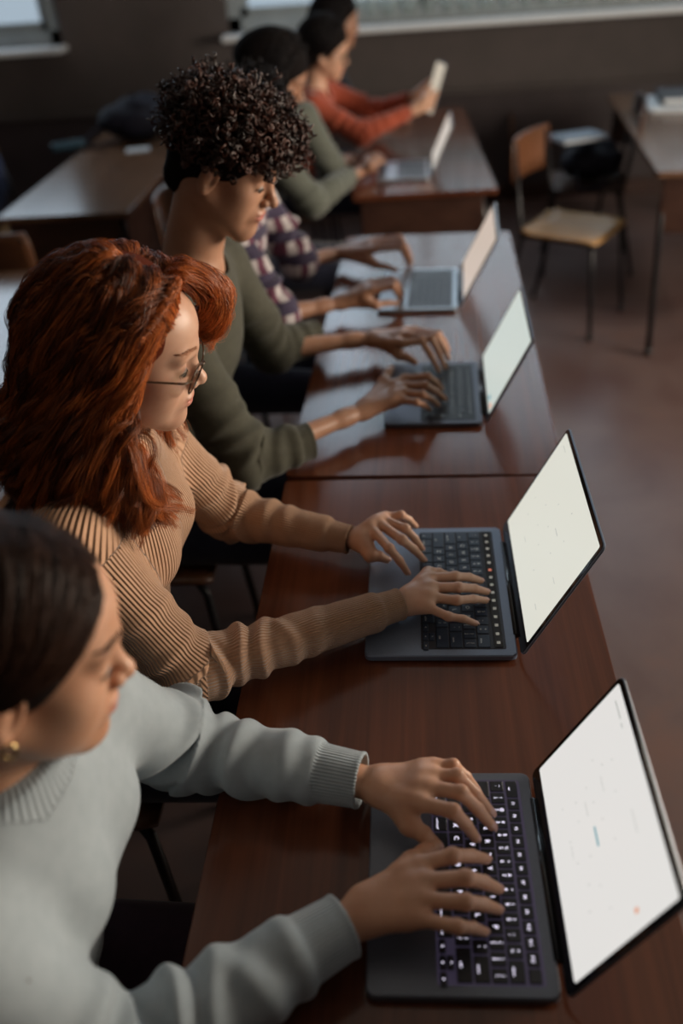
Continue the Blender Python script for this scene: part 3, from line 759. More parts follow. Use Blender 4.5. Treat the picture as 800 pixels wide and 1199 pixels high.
    RR = R; TT = T; mlist = [dm, M_MARK, M_SBLUE, M_SORANGE]
    for (uu, vv, a, b2, mi) in marks:
        # uu 0..1 from the bottom of the display, vv 0..1 from the user's left; a, b2 size in metres (x, y)
        xx = d0+(d1-d0)*uu; yy = DW/2-DW*vv
        d.add([T4 @ Vector((xx+i*a/2, yy+j*b2/2, .00105)) for i, j in ((-1, -1), (1, -1), (1, 1), (-1, 1))], [(0, 1, 2, 3)], mi)
    d.build('display', mlist, lid_o)
    return root

# ------------------------------------------------------------------ furniture
def desk(label, c, w, l, rz, top_m, splay=.0, panel=True, group='school desks'):
    root = empty('school_desk', (c[0], c[1], 0), rz); tag(root, label, 'desk', group)
    mb = MB(); mb.slab(w, l, .012, .727, .75, ch=.0012, n=4); mb.build('tabletop', top_m, root)
    e = MB()
    for sx in (-1, 1): e.box((sx*(w/2-.06), 0, .706), (.02, l-.16, .04))
    for sy in (-1, 1): e.box((0, sy*(l/2-.08), .706), (w-.10, .02, .04))
    e.build('top_frame', M_STEEL, root)
    if panel:
        p = MB(); p.box((w/2-.09, 0, .46), (.016, l-.20, .46), 0, bev=.003); p.build('modesty_panel', M_EDGE, root)  # panel extended downwards to block light from the floor beneath
        for sy in (-1, 1): p = MB(); p.box((-.01, sy*(l/2-.035), .605), (w-.09, .016, .24), 0, bev=.003); p.build('end_panel', M_EDGE, root)
    for sx in (-1, 1):
        for sy in (-1, 1):
            g = MB(); g.tube([(sx*(w/2-.06), sy*(l/2-.08), .72), (sx*(w/2-.045), sy*(l/2-.07+splay*.1), .60), (sx*(w/2-.03), sy*(l/2-.05+splay), .02)], .0135); lg = g.build('leg', M_STEEL, root)
            g = MB(); g.tube([(sx*(w/2-.03), sy*(l/2-.05+splay), 0), (sx*(w/2-.03), sy*(l/2-.05+splay), .03)], .017); g.build('foot_cap', M_KEY, lg)
    return root
desk('reddish mahogany desk nearest the camera, holding the two closest laptops', (.0145, .77), .576, 1.645, -.012, M_DESK)
desk('reddish brown desk with bluish window glare in the middle of the row', (.055, 2.424), .585, 1.64, -.035, M_DESK)
desk('reddish brown desk at the far end of the row, with the farthest laptop on it', (.070, 4.68), .60, 1.76, .02, M_DESK)
desk('light brown desk at the right edge with papers on it', (1.43, 4.78), .62, 1.76, -.075, M_DESK2, splay=.20, group='desks of the other rows')
desk('light brown desk at upper left with a dark backpack on it', (-1.43, 4.62), .57, 1.76, 0, M_DESK2, group='desks of the other rows')
desk('pale glare-covered desk behind the red-haired person at left', (-1.17, 2.22), .60, 1.66, 0, M_DESK2, group='desks of the other rows')

def marks_1():
    r = random.Random(3); out = [(.46, .545, .003, .026, 2), (.93, .115, .0020, .030, 1), (.925, .20, .0018, .008, 1), (.105, .87, .0, .0, 1), (.66, .93, .006, .006, 3)]
    for u_, v_ in ((.20, .47), (.32, .42), (.33, .33), (.46, .31), (.58, .22), (.66, .28), (.23, .58), (.37, .60), (.55, .50), (.30, .70), (.40, .74), (.62, .62), (.72, .44), (.18, .30), (.50, .40), (.76, .30), (.26, .80), (.45, .85)): out.append((u_, v_, .0018, .0018, 1))
    out += [(.42, .40, .0008, .020, 1), (.62, .36, .0008, .022, 1), (.20, .52, .0007, .018, 1), (.82, .62, .0008, .03, 1)]
    return [m_ for m_ in out if m_[2] > 0]
def marks_2():
    out = [(.93, .10, .0012, .022, 1), (.60, .58, .0014, .022, 1), (.20, .33, .0010, .018, 1), (.18, .86, .0012, .016, 1), (.45, .85, .0010, .016, 1)]
    for u_, v_ in ((.30, .18), (.44, .14), (.70, .42), (.55, .30), (.66, .70), (.36, .50), (.24, .62), (.82, .60), (.48, .66), (.52, .47), (.40, .36)): out.append((u_, v_, .0022, .0022, 1))
    return out
laptop('nearest laptop, dark grey with glowing violet-white key letters', .304, .212, (.1494, .5111), -.0009, 1.0694, M_SPACEGREY, M_KEY, M_GLOW, M_WELLGLOW, 'keys', marks_1(), disp=(.93, .91, .88), strength=.80)
laptop('blue-grey laptop with narrow touch strip above its keys, used by the red-haired person', .349, .241, (.1617, 1.0422), -.0127, 1.1031, M_BLUEGREY, M_KEYB, M_LEGEND, M_WELL, 'strip', marks_2(), disp=(.90, .90, .80), strength=.78)
laptop('third laptop of the row, dark grey, in front of the curly-haired person', .325, .225, (.168, 1.80), -.035, 1.12, M_LAPDARK, M_KEY, M_LEGEND, M_WELL, 'keys', [(.05, .80, .01, .02, 2), (.05, .93, .01, .02, 3)], disp=(.80, .88, .82), strength=.72)
laptop('fourth laptop of the row, silver with a thick dark lid, beside the plaid sleeve', .345, .235, (.150, 2.49), -.06, 1.10, M_SILVER, M_KEYG, M_KEYG, M_KEYG, 'thick', [], disp=(.82, .68, .58), strength=.72, legends=False)
laptop('farthest laptop of the row, silver, on the far desk', .325, .225, (.115, 3.99), -.02, 1.15, M_SILVER, M_KEYG, M_KEYG, M_KEYG, 'thick', [], disp=(.82, .76, .68), strength=.72, legends=False)

def chair(label, c, rz, wm=None, group='school chairs'):
    root = empty('school_chair', (c[0], c[1], 0), rz); tag(root, label, 'chair', group); chair_parts(root, wm or M_PLYD, M_STEEL); return root
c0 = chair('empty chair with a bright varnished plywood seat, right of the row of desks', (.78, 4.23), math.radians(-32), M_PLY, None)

# ------------------------------------------------------------------ the room
X0, X1, Y0, Y1, H = -4.9, 3.4, -2.4, 6.4, 4.1
structure(MB().box(((X0+X1)/2, (Y0+Y1)/2, -.05), (X1-X0+.6, Y1-Y0+.6, .1)).build('floor', M_FLOOR))
structure(MB().box(((X0+X1)/2, (Y0+Y1)/2, H+.05), (X1-X0+.6, Y1-Y0+.6, .1)).build('ceiling', M_CEIL))
def wall_open(name, axis, pos, a0, a1, holes, th=.25, sgn=1):
    """wall with rectangular holes; axis 'x' runs along x at y=pos, 'y' along y at x=pos; wall body on the sgn side"""
    xs = sorted({a0, a1}|{h[0] for h in holes}|{h[1] for h in holes}); zs = sorted({0, H}|{h[2] for h in holes}|{h[3] for h in holes}); mb = MB()
    for i in range(len(xs)-1):
        for k in range(len(zs)-1):
            xm, zm = (xs[i]+xs[i+1])/2, (zs[k]+zs[k+1])/2
            if any(h[0] < xm < h[1] and h[2] < zm < h[3] for h in holes): continue
            c = (xm, pos+sgn*th/2, zm) if axis == 'x' else (pos+sgn*th/2, xm, zm); d = (xs[i+1]-xs[i], th, zs[k+1]-zs[k]) if axis == 'x' else (th, xs[i+1]-xs[i], zs[k+1]-zs[k]); mb.box(c, d)
    return structure(mb.build(name, M_WALL))
WZ0, WZ1 = 1.12, 3.75
BW = [(-4.5, -2.17, WZ0, WZ1), (-1.08, 2.55, WZ0, WZ1)]
wall_open('wall_back', 'x', Y1, X0, X1, BW)
wall_open('wall_left', 'y', X0, Y0, Y1, [], sgn=-1)
wall_open('wall_front', 'x', Y0, X0, X1, [], sgn=-1)
RW = [(.95, 3.75, .80, 2.2)]  # opening placed for the added key light
wall_open('wall_right', 'y', X1, Y0, Y1, RW)
structure(MB().box((.3, Y1-.012, .345), (X1-X0-.8, .024, .68)).build('trim_1', M_WAINS))
structure(MB().box((.3, Y1-.03, .70), (X1-X0-.8, .06, .03), bev=.006).build('trim_2', M_WALL))
structure(MB().box((.3, Y1-.03, .05), (X1-X0-.8, .02, .10)).build('baseboard_back', M_EDGE))
def window(n, x0, x1, mull, label_m, sash=True, curtain=False):
    root = empty('window_%d' % n, ((x0+x1)/2, Y1, WZ0)); root['kind'] = 'structure'; cx = (x0+x1)/2; w = x1-x0; hgt = WZ1-WZ0
    f = MB(); y = .06
    f.box((-w/2+.04, y, hgt/2), (.08, .08, hgt)).box((w/2-.04, y, hgt/2), (.08, .08, hgt)).box((0, y, .04), (w, .08, .08)).box((0, y, hgt-.04), (w, .08, .08))
    f.build('window_frame', label_m, root)
    sfr = MB()
    for i in range(mull+1):
        xx = -w/2+.08+(w-.16)*i/mull
        sfr.box((min(max(xx, -w/2+.10), w/2-.10), y+.01, hgt/2), (.06, .05, hgt-.12))
    sfr.box((0, y+.01, .105), (w-.16, .05, .05)); sfr.box((0, y+.01, hgt-.105), (w-.16, .05, .05)); sfr.build('sash', label_m, root)
    MB().box((0, y+.015, hgt/2), (w-.14, .006, hgt-.14)).build('pane', M_GLASS, root)
    MB().box((0, -.055, -.02), (w+.06, .22, .035), bev=.008).build('window_sill', M_SILL, root)
    return root
w1 = window(1, -4.5, -2.17, 1, M_FRAME); w2 = window(2, -1.08, 2.55, 3, M_FRAME)
root = empty('window_3', (X1, 2.35, .80)); root['kind'] = 'structure'  # unseen window, added to give the key light an opening
f = MB(); f.box((.06, -1.36, .70), (.08, .08, 1.4)).box((.06, 1.36, .70), (.08, .08, 1.4)).box((.06, 0, .04), (.08, 2.8, .08)).box((.06, 0, 1.36), (.08, 2.8, .08)).box((.06, 0, .70), (.06, .06, 1.4)); f.build('window_frame', M_FRAME, root)
MB().box((.065, 0, .70), (.006, 2.66, 1.3)).build('pane', M_GLASS, root)
MB().box((-.04, 0, -.02), (.22, 2.86, .035), bev=.008).build('window_sill', M_SILL, root)
# sheer curtains: wavy cloth just inside the glass, leaving a slit in the middle
def curtain(x0, x1, label, seed, y=Y1+.015, z0=WZ0+.035, z1=WZ1-.05):
    r = np.random.default_rng(seed); nx = int((x1-x0)/.012); xs = np.linspace(x0, x1, nx); ph = r.uniform(0, 6, 4)
    yy = y+.012*np.sin(xs*52+ph[0])+.007*np.sin(xs*91+ph[1]); V = []
    for z in (z0, z0+.4, z0+.8, z1): V += [(a-(x0+x1)/2, b_-y, z-z0) for a, b_ in zip(xs, yy*1.0)]
    Q = [(k*nx+i, k*nx+i+1, (k+1)*nx+i+1, (k+1)*nx+i) for k in range(3) for i in range(nx-1)]
    o = link('curtain', np_mesh('curtain', np.array(V), np.array(Q)), M_CURT); o.location = ((x0+x1)/2, y, z0)
    tag(o, label, 'curtain', None); md = o.modifiers.new('thick', 'SOLIDIFY'); md.thickness = .0015; return o
curtain(-.30, 2.46, 'long sheer curtain hanging in folds in the wide back window', 2)
# radiator valve on the wall
v0 = aty(600, 140, 6.30); rv = empty('radiator_valve', (v0[0], 6.34, .40)); tag(rv, 'small brass and steel radiator valve low on the back wall above the orange chair back', 'valve')
MB().tube([(0, .03, .14), (0, -.02, .12), (0, -.04, .05), (.01, -.04, -.02), (.01, -.04, -.40)], .013).build('pipe', M_PLYD, rv)
MB().tube([(.015, -.04, -.02), (.05, -.06, -.05)], [.022, .028], 14).build('knob', M_SILVER, rv)

# ------------------------------------------------------------------ the people in the row
KEYZ = .7675
def hand(w, wz, fing, thumb, cuff=None, zm=.818, zp=.822, zt=None, ztm=None, cz=None, th_z=None):
    """pixel positions of joints laid onto their real heights above the desk"""
    zt = zt or KEYZ+.0075; out = {'w': atz(*w, wz), 'f': [], 't': None}
    for i, (m_, p_, t_) in enumerate(fing):
        k = (0, .001, -.001, -.006)[i]; out['f'].append((atz(*m_, zm+k), atz(*p_, zp+k), atz(*t_, zt)))
    tz = th_z or (.800, .792, .778); out['t'] = tuple(atz(*q, z) for q, z in zip(thumb, tz))
    out['cuff'] = atz(*(cuff or w), cz or wz)
    return out
SW_FOLDS = ((.28, .014, .006, .016), (.36, .012, .006, .012), (.43, .012, .008, .014), (.50, .011, .008, .010), (.57, .012, .007, .012), (.66, .014, .005, .016), (.76, .016, .004, .02))
RED_FOLDS = ((.24, .013, .004, .018), (.33, .010, .006, .014), (.40, .010, .008, .012), (.47, .0095, .009, .010), (.54, .0095, .009, .010), (.605, .010, .007, .012), (.67, .011, .005, .012), (.75, .012, .003, .014))
TEE_FOLDS = ((.35, .016, .006, .02), (.45, .013, .008, .014), (.53, .013, .009, .014), (.62, .014, .007, .016), (.72, .016, .005, .02), (.84, .015, .004, .02))

# 1 the nearest person, pale blue sweatshirt
hA_R = hand((425, 1068), .800, [((489, 1013), (530, 1002), (570, 1006)), ((497, 1032), (546, 1028), (584, 1041)), ((495, 1054), (546, 1056), (584, 1065)), ((490, 1076), (536, 1085), (568, 1091))],
            ((455, 1028), (482, 1010), (508, 992)), cuff=(404, 1083), cz=.802)
hA_L = hand((446, 919), .800, [((494, 940), (531, 950), (557, 981)), ((502, 922), (540, 928), (576, 967)), ((507, 908), (536, 908), (575, 951)), ((508, 896), (531, 896), (558, 924))],
            ((446, 938), (480, 966), (511, 990)), cuff=(424, 914), cz=.802)
pA = person('brown-haired person in a pale blue sweatshirt with a small gold earring, typing on nearest laptop', None,
            (-.56, .60, .525), (-.425, .60, 1.050), ((-.379, .60, 1.189), .27, .36, -.05), ((-.43, .43, .975), (-.405, .755, .965)), ((-.315, .415, .805), (-.335, .835, .800)),
            (hA_R, hA_L), M_SKIN_A, M_BLUE_SW, 'sweatshirt', M_PLUM, h=.002, hs=.0024,
            sleeve={'r': (.066, .056, .0392), 'n': 52, 'cuff': .058, 'folds': SW_FOLDS, 'bulge': .006, 'fs': 1.8}, collar='crew', nail=True)
# 2 the red-haired person, beige rib knit
hB_R = hand((480, 703), .796, [((503, 677), (533, 675), (563, 680)), ((505, 688), (537, 688), (570, 693)), ((504, 699), (535, 703), (569, 703)), ((501, 711), (525, 722), (557, 730))],
            ((486, 690), (502, 672), (524, 674)), cuff=(469, 707), cz=.796, zm=.806, zp=.802)
hB_L = hand((423, 630), .800, [((434, 617), (456, 642), (477, 670)), ((442, 611), (471, 632), (496, 655)), ((448, 608), (475, 619), (494, 642)), ((452, 605), (470, 603), (487, 616))],
            ((419, 643), (434, 650), (453, 655)), cuff=(410, 632), cz=.800)
pB = person('red-haired person with round-framed glasses in a beige ribbed knit sweater, typing on the second laptop', None,
            (-.60, 1.15, .525), (-.452, 1.15, 1.105), ((-.396, 1.15, 1.251), .284, .137, .10), ((-.475, .985, 1.040), (-.445, 1.305, 1.035)), ((-.335, .965, .815), (-.345, 1.385, .815)),
            (hB_R, hB_L), M_SKIN_B, M_BEIGE, 'ribbed_sweater', M_JEANS, h=.002, hs=.0022,
            sleeve={'r': (.058, .048, .0295), 'n': 56, 'cuff': .040, 'folds': RED_FOLDS, 'bulge': .002}, collar='turtle', rib_torso=146, nail=True, hand_scale=.92)
# 3 the curly-haired person, dark olive long-sleeved top
hC_R = hand((426, 480), .800, [((474, 443), (501, 441), (517, 455)), ((476, 452), (498, 451), (521, 467)), ((474, 460), (495, 462), (513, 474)), ((470, 468), (488, 471), (503, 479))],
            ((440, 460), (450, 446), (458, 431)), cuff=(364, 516), cz=.805, zm=.822, zp=.828, th_z=(.81, .82, .825))
hC_L = hand((437, 396), .802, [((474, 402), (494, 399), (514, 434)), ((479, 393), (506, 397), (521, 430)), ((483, 389), (511, 393), (525, 419)), ((486, 386), (514, 391), (525, 410))],
            ((450, 406), (468, 416), (486, 424)), cuff=(371, 392), cz=.81, zm=.83, zp=.838)
pC = person('curly dark-haired person in a dark olive long-sleeved top, looking down at the third laptop', None,
            (-.62, 1.83, .535), (-.432, 1.83, 1.165), ((-.345, 1.80, 1.344), .45, -.15, -.03), ((-.470, 1.635, 1.080), (-.430, 2.025, 1.080)), ((-.345, 1.600, .805), (-.345, 2.13, .815)),
            (hC_R, hC_L), M_SKIN_C, M_OLIVE, 'long_sleeved_top', M_JEANS, h=.0024, hs=.0028, male=1, woman=False,
            sleeve={'r': (.066, .056, .043), 'n': 46, 'cuff': .034, 'folds': TEE_FOLDS, 'bulge': .003}, collar='open', chest=(.112, .17))
# 4 plaid shirt
hD_R = hand((398, 354), .800, [((436, 340), (460, 335), (469, 351)), ((437, 336), (464, 332), (471, 346)), ((436, 333), (462, 329), (471, 342)), ((434, 330), (458, 326), (468, 337))],
            ((416, 356), (440, 357), (465, 355)), zm=.835, zp=.845, cuff=(332, 357), cz=.82)
hD_L = hand((398, 296), .800, [((440, 292), (470, 290), (480, 312)), ((442, 288), (472, 285), (482, 307)), ((442, 284), (470, 280), (481, 300)), ((441, 281), (467, 277), (478, 294))],
            ((416, 302), (440, 310), (464, 317)), zm=.835, zp=.845, cuff=(355, 301), cz=.82)
pD = person('person in a plaid shirt, head hidden behind dark curls, hands on the silver laptop', None,
            (-.64, 2.60, .535), (-.475, 2.60, 1.105), ((-.42, 2.60, 1.265), .45, 0, 0), ((-.48, 2.42, 1.03), (-.455, 2.78, 1.03)), ((-.36, 2.38, .81), (-.335, 2.80, .82)),
            (hD_R, hD_L), M_SKIN_D, M_PLAID, 'plaid_shirt', M_JEANS, h=.0032, hs=.004, male=1, woman=False,
            sleeve={'r': (.062, .056, .048), 'n': 30, 'cuff': .02, 'folds': TEE_FOLDS}, collar='crew', far=True)
# 5 grey-green hoodie
hE_R = hand((423, 200), .800, [((434, 194), (445, 190), (452, 192)), ((433, 190), (445, 186), (452, 189)), ((432, 187), (443, 183), (450, 186)), ((430, 184), (441, 180), (447, 184))],
            ((426, 197), (434, 198), (442, 198)), zm=.83, zp=.835, cuff=(410, 206), cz=.815)
hE_L = hand((396, 190), .80, [((404, 192), (412, 191), (418, 194)), ((405, 189), (412, 187), (419, 190)), ((404, 186), (412, 184), (418, 187)), ((403, 183), (410, 181), (415, 184))],
            ((398, 194), (403, 196), (410, 197)), cuff=(388, 190), zm=.81, zp=.81, zt=.76)
pE = person('short-haired person in a grey-green hooded sweatshirt bending over the far desk', None,
            (-.68, 3.66, .53), (-.50, 3.62, 1.10), ((-.440, 3.46, 1.258), .50, 0, 0), ((-.49, 3.48, 1.00), (-.395, 3.86, 1.05)), ((-.35, 3.52, .81), (-.30, 3.98, .82)),
            (hE_R, hE_L), M_SKIN_D, M_HOOD, 'hooded_sweatshirt', M_JEANS, h=.0038, hs=.0045, male=1, woman=False,
            sleeve={'r': (.064, .056, .040), 'n': 30, 'cuff': .03, 'folds': TEE_FOLDS}, collar='hood', far=True)
# 6 rust orange top, holding a tablet
def hand3(w, pts, cuff):
    return {'w': np.array(w), 'f': [tuple(np.array(q) for q in f_) for f_ in pts[:4]], 't': tuple(np.array(q) for q in pts[4]), 'cuff': np.array(cuff)}
tb0, tb1 = aty(500, 132, 4.74), aty(518, 73, 4.74); tbd = (tb1-tb0)/np.linalg.norm(tb1-tb0)
def grip(yy, sg, zc):
    g = tb0+tbd*zc; g[1] = yy; w = g+np.array([-.085, sg*.03, -.03]); n_ = np.array([-tbd[2], 0, tbd[0]]); f_ = []
    for i in range(4):
        o = g+tbd*(.035-.022*i); f_.append((o+np.array([-.035, sg*.028, -.006]), o+np.array([.004, sg*.018, 0]), o+np.array([.020, -sg*.012, 0])))
    return hand3(w, f_+[(g+np.array([-.06, sg*.01, 0]), g+tbd*.03+np.array([-.035, 0, 0]), g+tbd*.055+np.array([-.017, -sg*.018, 0]))], w+np.array([-.02, sg*.004, -.006]))
hF_R = grip(4.665, -1, .07); hF_L = grip(4.835, 1, .09)
pF = person('black-haired person in a rust orange top holding up a tablet at the far desk', None,
            (-.58, 4.75, .53), (-.41, 4.75, 1.005), ((-.352, 4.75, 1.180), .28, -.05, 0), ((-.42, 4.58, .965), (-.375, 4.93, .975)), ((-.19, 4.53, .845), (-.13, 4.98, .86)),
            (hF_R, hF_L), M_SKIN_B, M_ORANGE, 'orange_top', M_JEANS, h=.0038, hs=.0045,
            sleeve={'r': (.058, .050, .034), 'n': 30, 'cuff': .03, 'folds': SW_FOLDS}, collar='open', far=True)
def rest_hand(x, y, sg):
    w = (x, y, .785); f_ = [((x+.075, y-sg*.022*(1-i*.66), .785), (x+.11, y-sg*.024*(1-i*.66), .788), (x+.135+.01*(i in (1, 2)), y-sg*.024*(1-i*.66), .762)) for i in range(4)]
    return hand3(w, f_+[((x+.03, y-sg*.03, .78), (x+.06, y-sg*.045, .775), (x+.09, y-sg*.05, .764))], (x-.03, y, .79))
hG_R = rest_hand(-.10, 5.18, -1); hG_L = rest_hand(-.10, 5.44, 1)
pG = person('black-haired person farthest away, mostly hidden behind the orange top and seen against the window', None,
            (-.55, 5.32, .53), (-.43, 5.32, 1.075), ((-.320, 5.32, 1.245), .2, 0, 0), ((-.40, 5.15, 1.0), (-.38, 5.49, 1.0)), ((-.30, 5.10, .82), (-.30, 5.56, .82)),
            (hG_R, hG_L), M_SKIN_D, M_NAVYC, 'black_top', M_JEANS, h=.0045, hs=.006, woman=False,
            sleeve={'r': (.06, .052, .036), 'n': 30, 'cuff': .03, 'folds': ()}, collar='crew', far=True)
cb = chair('row chair', (-3, -1), 0, M_PLYD, None)
PEOPLE = [pA, pB, pC, pD, pE, pF, pG]
CH_L = ['mostly hidden wooden chair under the person in pale blue', 'wooden chair under the red-haired person', 'wooden chair under the curly-haired person', 'wooden chair under the person in plaid',
        'wooden chair under the person in the grey-green hoodie', 'wooden chair under the person in orange', 'wooden chair under the farthest person']
for (r_, *_), lb in zip(PEOPLE, CH_L):
    k = copy_tree(cb); k.location = (r_.location.x-.045, r_.location.y, 0); k.rotation_euler = (0, 0, 0); tag(k, lb, 'chair', 'chairs along the row')
for ch_ in list(cb.children): bpy.data.objects.remove(ch_)
bpy.data.objects.remove(cb)
for (hx, f_, rd_) in ((pA, (hA_R, hA_L), 1.0), (pB, (hB_R, hB_L), .92)):
    for h_ in f_: nails(h_['f'], h_['t'], rd_, hx[3]).build('fingernails', M_NAIL, hx[0])

# ------------------------------------------------------------------ hair
def hair_core(root, O, R, T, prims, h=.004, mat=M_H_BROWN, post=None):
    mt = {M_H_RED: M_C_RED, M_H_BROWN: M_C_BROWN, M_H_BLACK: M_C_BLACK, M_H_CURL: M_C_BLACK}.get(mat, mat); o, V = add_mesh('hair', xf(prims, R, O), h, mt, root, T); return o
FACE_CUT = ell((.105, 0, -.045), (.082, .13, .098), .02, 's')
# nearest person: sleek, parted, tucked behind the ears and falling down the back
root, O, R, T, SFr = pA
core = hair_core(root, O, R, T, [ell(HC, HR+.008, .01), FACE_CUT, ell((.03, 0, -.10), (.10, .12, .075), .02, 's'), rc((-.075, 0, -.02), (-.115, 0, -.20), .055, .040, .05)], .003)
def sleek():
    n = 520; side = np.where(RNG.uniform(size=n) < .62, -1., 1.); s = RNG.uniform(0, 1, n)
    st = np.stack([np.cos(-.25+s*2.2), side*.03+RNG.normal(0, .02, n), np.sin(-.25+s*2.2)*.0+.95-.55*np.abs(s-.35)**1.5], 1)
    # starts along the parting, from the front hairline over the crown
    ang = np.radians(32+s*120); st = np.stack([np.cos(ang), side*.02+0*ang, np.sin(ang)], 1)
    ea = np.radians(np.where(RNG.uniform(size=n) < .75, RNG.uniform(-4, 14, n), RNG.uniform(-40, -5, n)))
    en = np.stack([-.28-.35*s+RNG.normal(0, .05, n), side*(.95-.35*s), -.45+.25*np.sin(ea)-.1*s], 1); en /= np.linalg.norm(en, axis=1, keepdims=True)
    mid = st*.5+en*.5; mid[:, 0] += .62*(1-s)**1.3*.7; mid[:, 1] += side*.40; mid[:, 2] += .0
    c = [skull(st, .0075+0*s[:, None])]
    q1 = st*.6+mid*.4; q2 = mid; q3 = mid*.4+en*.6
    for q in (q1, q2, q3, en): c.append(skull(q, .009+RNG.uniform(0, .006, (n, 1))))
    e = c[-1]; tail = []
    for k, (dz, dx) in enumerate(((-.06, -.02), (-.13, -.035), (-.20, -.03))):
        t_ = e.copy(); t_[:, 2] += dz; t_[:, 0] = t_[:, 0]*.6+(-.085)*.4+dx*.6+RNG.normal(0, .008, n); t_[:, 1] = t_[:, 1]*(.93-.1*k); tail.append(t_)
    return np.stack(c+tail, 1)
g = resample_guides(sleek(), 20); ch = children_of(g, 16, .004, .004, .003, .0006)
strands_mesh('hair_strands', ch @ R.T+O, np.full(len(ch), .00042), np.repeat(RNG.uniform(0, 1, len(g)), 16), M_H_BROWN, core, T)
er = O+R@np.array([.001, -.086, -.038]); a = MB(); a.tube([(er-T)+R@np.array([.0055*math.cos(t_), -.001, .0075*math.sin(t_)]) for t_ in np.linspace(0, 2*PI, 18)[:-1]], .0021, 8, closed=True); a.build('earring', M_GOLD, root)

# the red-haired person: big wavy mass to the shoulders
root, O, R, T, SFr = pB
core = hair_core(root, O, R, T, [ell(HC+np.array([-.006, 0, .004]), HR+np.array([.010, .012, .010]), .01), ell((-.070, 0, -.05), (.075, .092, .095), .05),
                                 rc((-.045, -.070, -.06), (-.065, -.085, -.15), .040, .034, .05), rc((-.045, .070, -.06), (-.06, .085, -.15), .040, .030, .05),
                                 ell((.106, 0, -.046), (.092, .11, .126), .015, 's'), rc((.02, 0, -.06), (.04, 0, -.30), .060, .085, .02, 's'), ell((.085, -.05, -.055), (.075, .06, .100), .01, 's')], .003, M_H_RED)
def wavy(n, seed):
    r = np.random.default_rng(seed)
    th = r.uniform(-1, 1, n*2)*PI; el_ = np.arcsin(r.uniform(.02, 1, n*2)); kp = ~((np.abs(th) < 1.2) & (el_ < .80-.25*np.abs(th))); th, el_ = th[kp][:n], el_[kp][:n]; n = len(th)
    st = np.stack([np.cos(el_)*np.cos(th), np.cos(el_)*np.sin(th), np.sin(el_)], 1)
    fr_ = np.clip(st[:, 0], 0, 1)
    # azimuth at which each lock falls: the face stays free
    az = np.arctan2(st[:, 1]-.12, st[:, 0]-.15); a0 = np.radians(62)
    az = np.sign(az+1e-6)*np.maximum(np.abs(az), a0+r.uniform(0, .35, n)); far = az > 0
    lift = r.uniform(.002, .026, n)
    ho = np.stack([np.cos(az), np.sin(az)], 1)
    A_ = skull(st, .004); B_ = skull(st*.8+np.column_stack([ho*.35, .12+.25*fr_]), (lift*.9)[:, None])
    C_ = skull(np.column_stack([ho, .06+.85*fr_]), (lift*1.0+.004)[:, None])
    w_ = r.uniform(.0, 1, n)
    def ringpt(z, rx, ry, back=0):
        k = .84+.24*w_; return np.stack([-.015+back+ho[:, 0]*rx*k, ho[:, 1]*ry*k, z+0*az], 1)
    D_ = ringpt(-.035+r.normal(0, .010, n), .112, .108, -.020)
    E_ = ringpt(-.110+r.normal(0, .016, n), .134, .132, -.040)
    zend = -.165-r.uniform(0, .060, n)+.05*(np.abs(az) > 2.2)
    F_ = ringpt(zend, .132, .134, -.042); F_ += r.normal(0, .012, F_.shape)
    # world-vertical fall: undo the pitch of the head on the lower points
    out = np.stack([A_, B_, C_, D_, E_, F_], 1)
    return out
def fall(ctrl, R, O):
    Wd = ctrl @ R.T; loc = ctrl.copy()
    Ry = rotm(0, .137, 0); up = ctrl @ Ry.T; k = np.array([0, 0, .2, .6, .9, 1.0])[:ctrl.shape[1]]
    return Wd*(1-k)[None, :, None]+up*k[None, :, None]+O
g = resample_guides(fall(wavy(820, 5), R, O), 46)
ch = children_of(g, 34, .0085, .0070, .0040, .0034, curl=(.0175, 3.1, .22))
sh_ = np.clip(np.repeat(RNG.uniform(0, 1, len(g))**1.5*.8, 34)+RNG.normal(0, .14, len(ch)), 0, 1)  # tones skewed dark: shade on the top and back painted into the strands
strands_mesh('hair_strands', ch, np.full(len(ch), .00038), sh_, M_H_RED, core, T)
# fringe: curls swept forward over the far temple
def fringe(n, seed, side):
    r = np.random.default_rng(seed); u = r.uniform(0, 1, n)
    st = np.stack([.088-.020*u, side*(.002+.060*u), .084-.020*u], 1)+r.normal(0, .004, (n, 3)); A_ = skull(st, .004); w_ = r.uniform(0, 1, n)
    B_ = skull(st+np.array([.010, .004*side, .020]), (.012+.026*w_)[:, None])
    C_ = np.stack([.094+.030*w_, side*(.034+.040*u), .082+.012*w_+.006*r.normal(0, 1, n)], 1)
    D_ = np.stack([.100+.030*w_, side*(.058+.034*u), .040+.012*r.normal(0, 1, n)], 1)
    E_ = np.stack([.104+.012*r.normal(0, 1, n), side*(.084+.020*u), .012+.014*r.normal(0, 1, n)], 1)
    return np.stack([A_, B_, C_, D_, E_], 1)
g = resample_guides(fringe(120, 9, 1) @ R.T+O, 34)
ch = children_of(g, 40, .008, .0065, .0040, .0034, curl=(.012, 2.3, .25))
strands_mesh('fringe', ch, np.full(len(ch), .00038), np.clip(np.repeat(RNG.uniform(.3, 1, len(g)), 40)+RNG.normal(0, .15, len(ch)), 0, 1), M_H_RED, core, T)  # lighter tones paint the light falling on the front curls
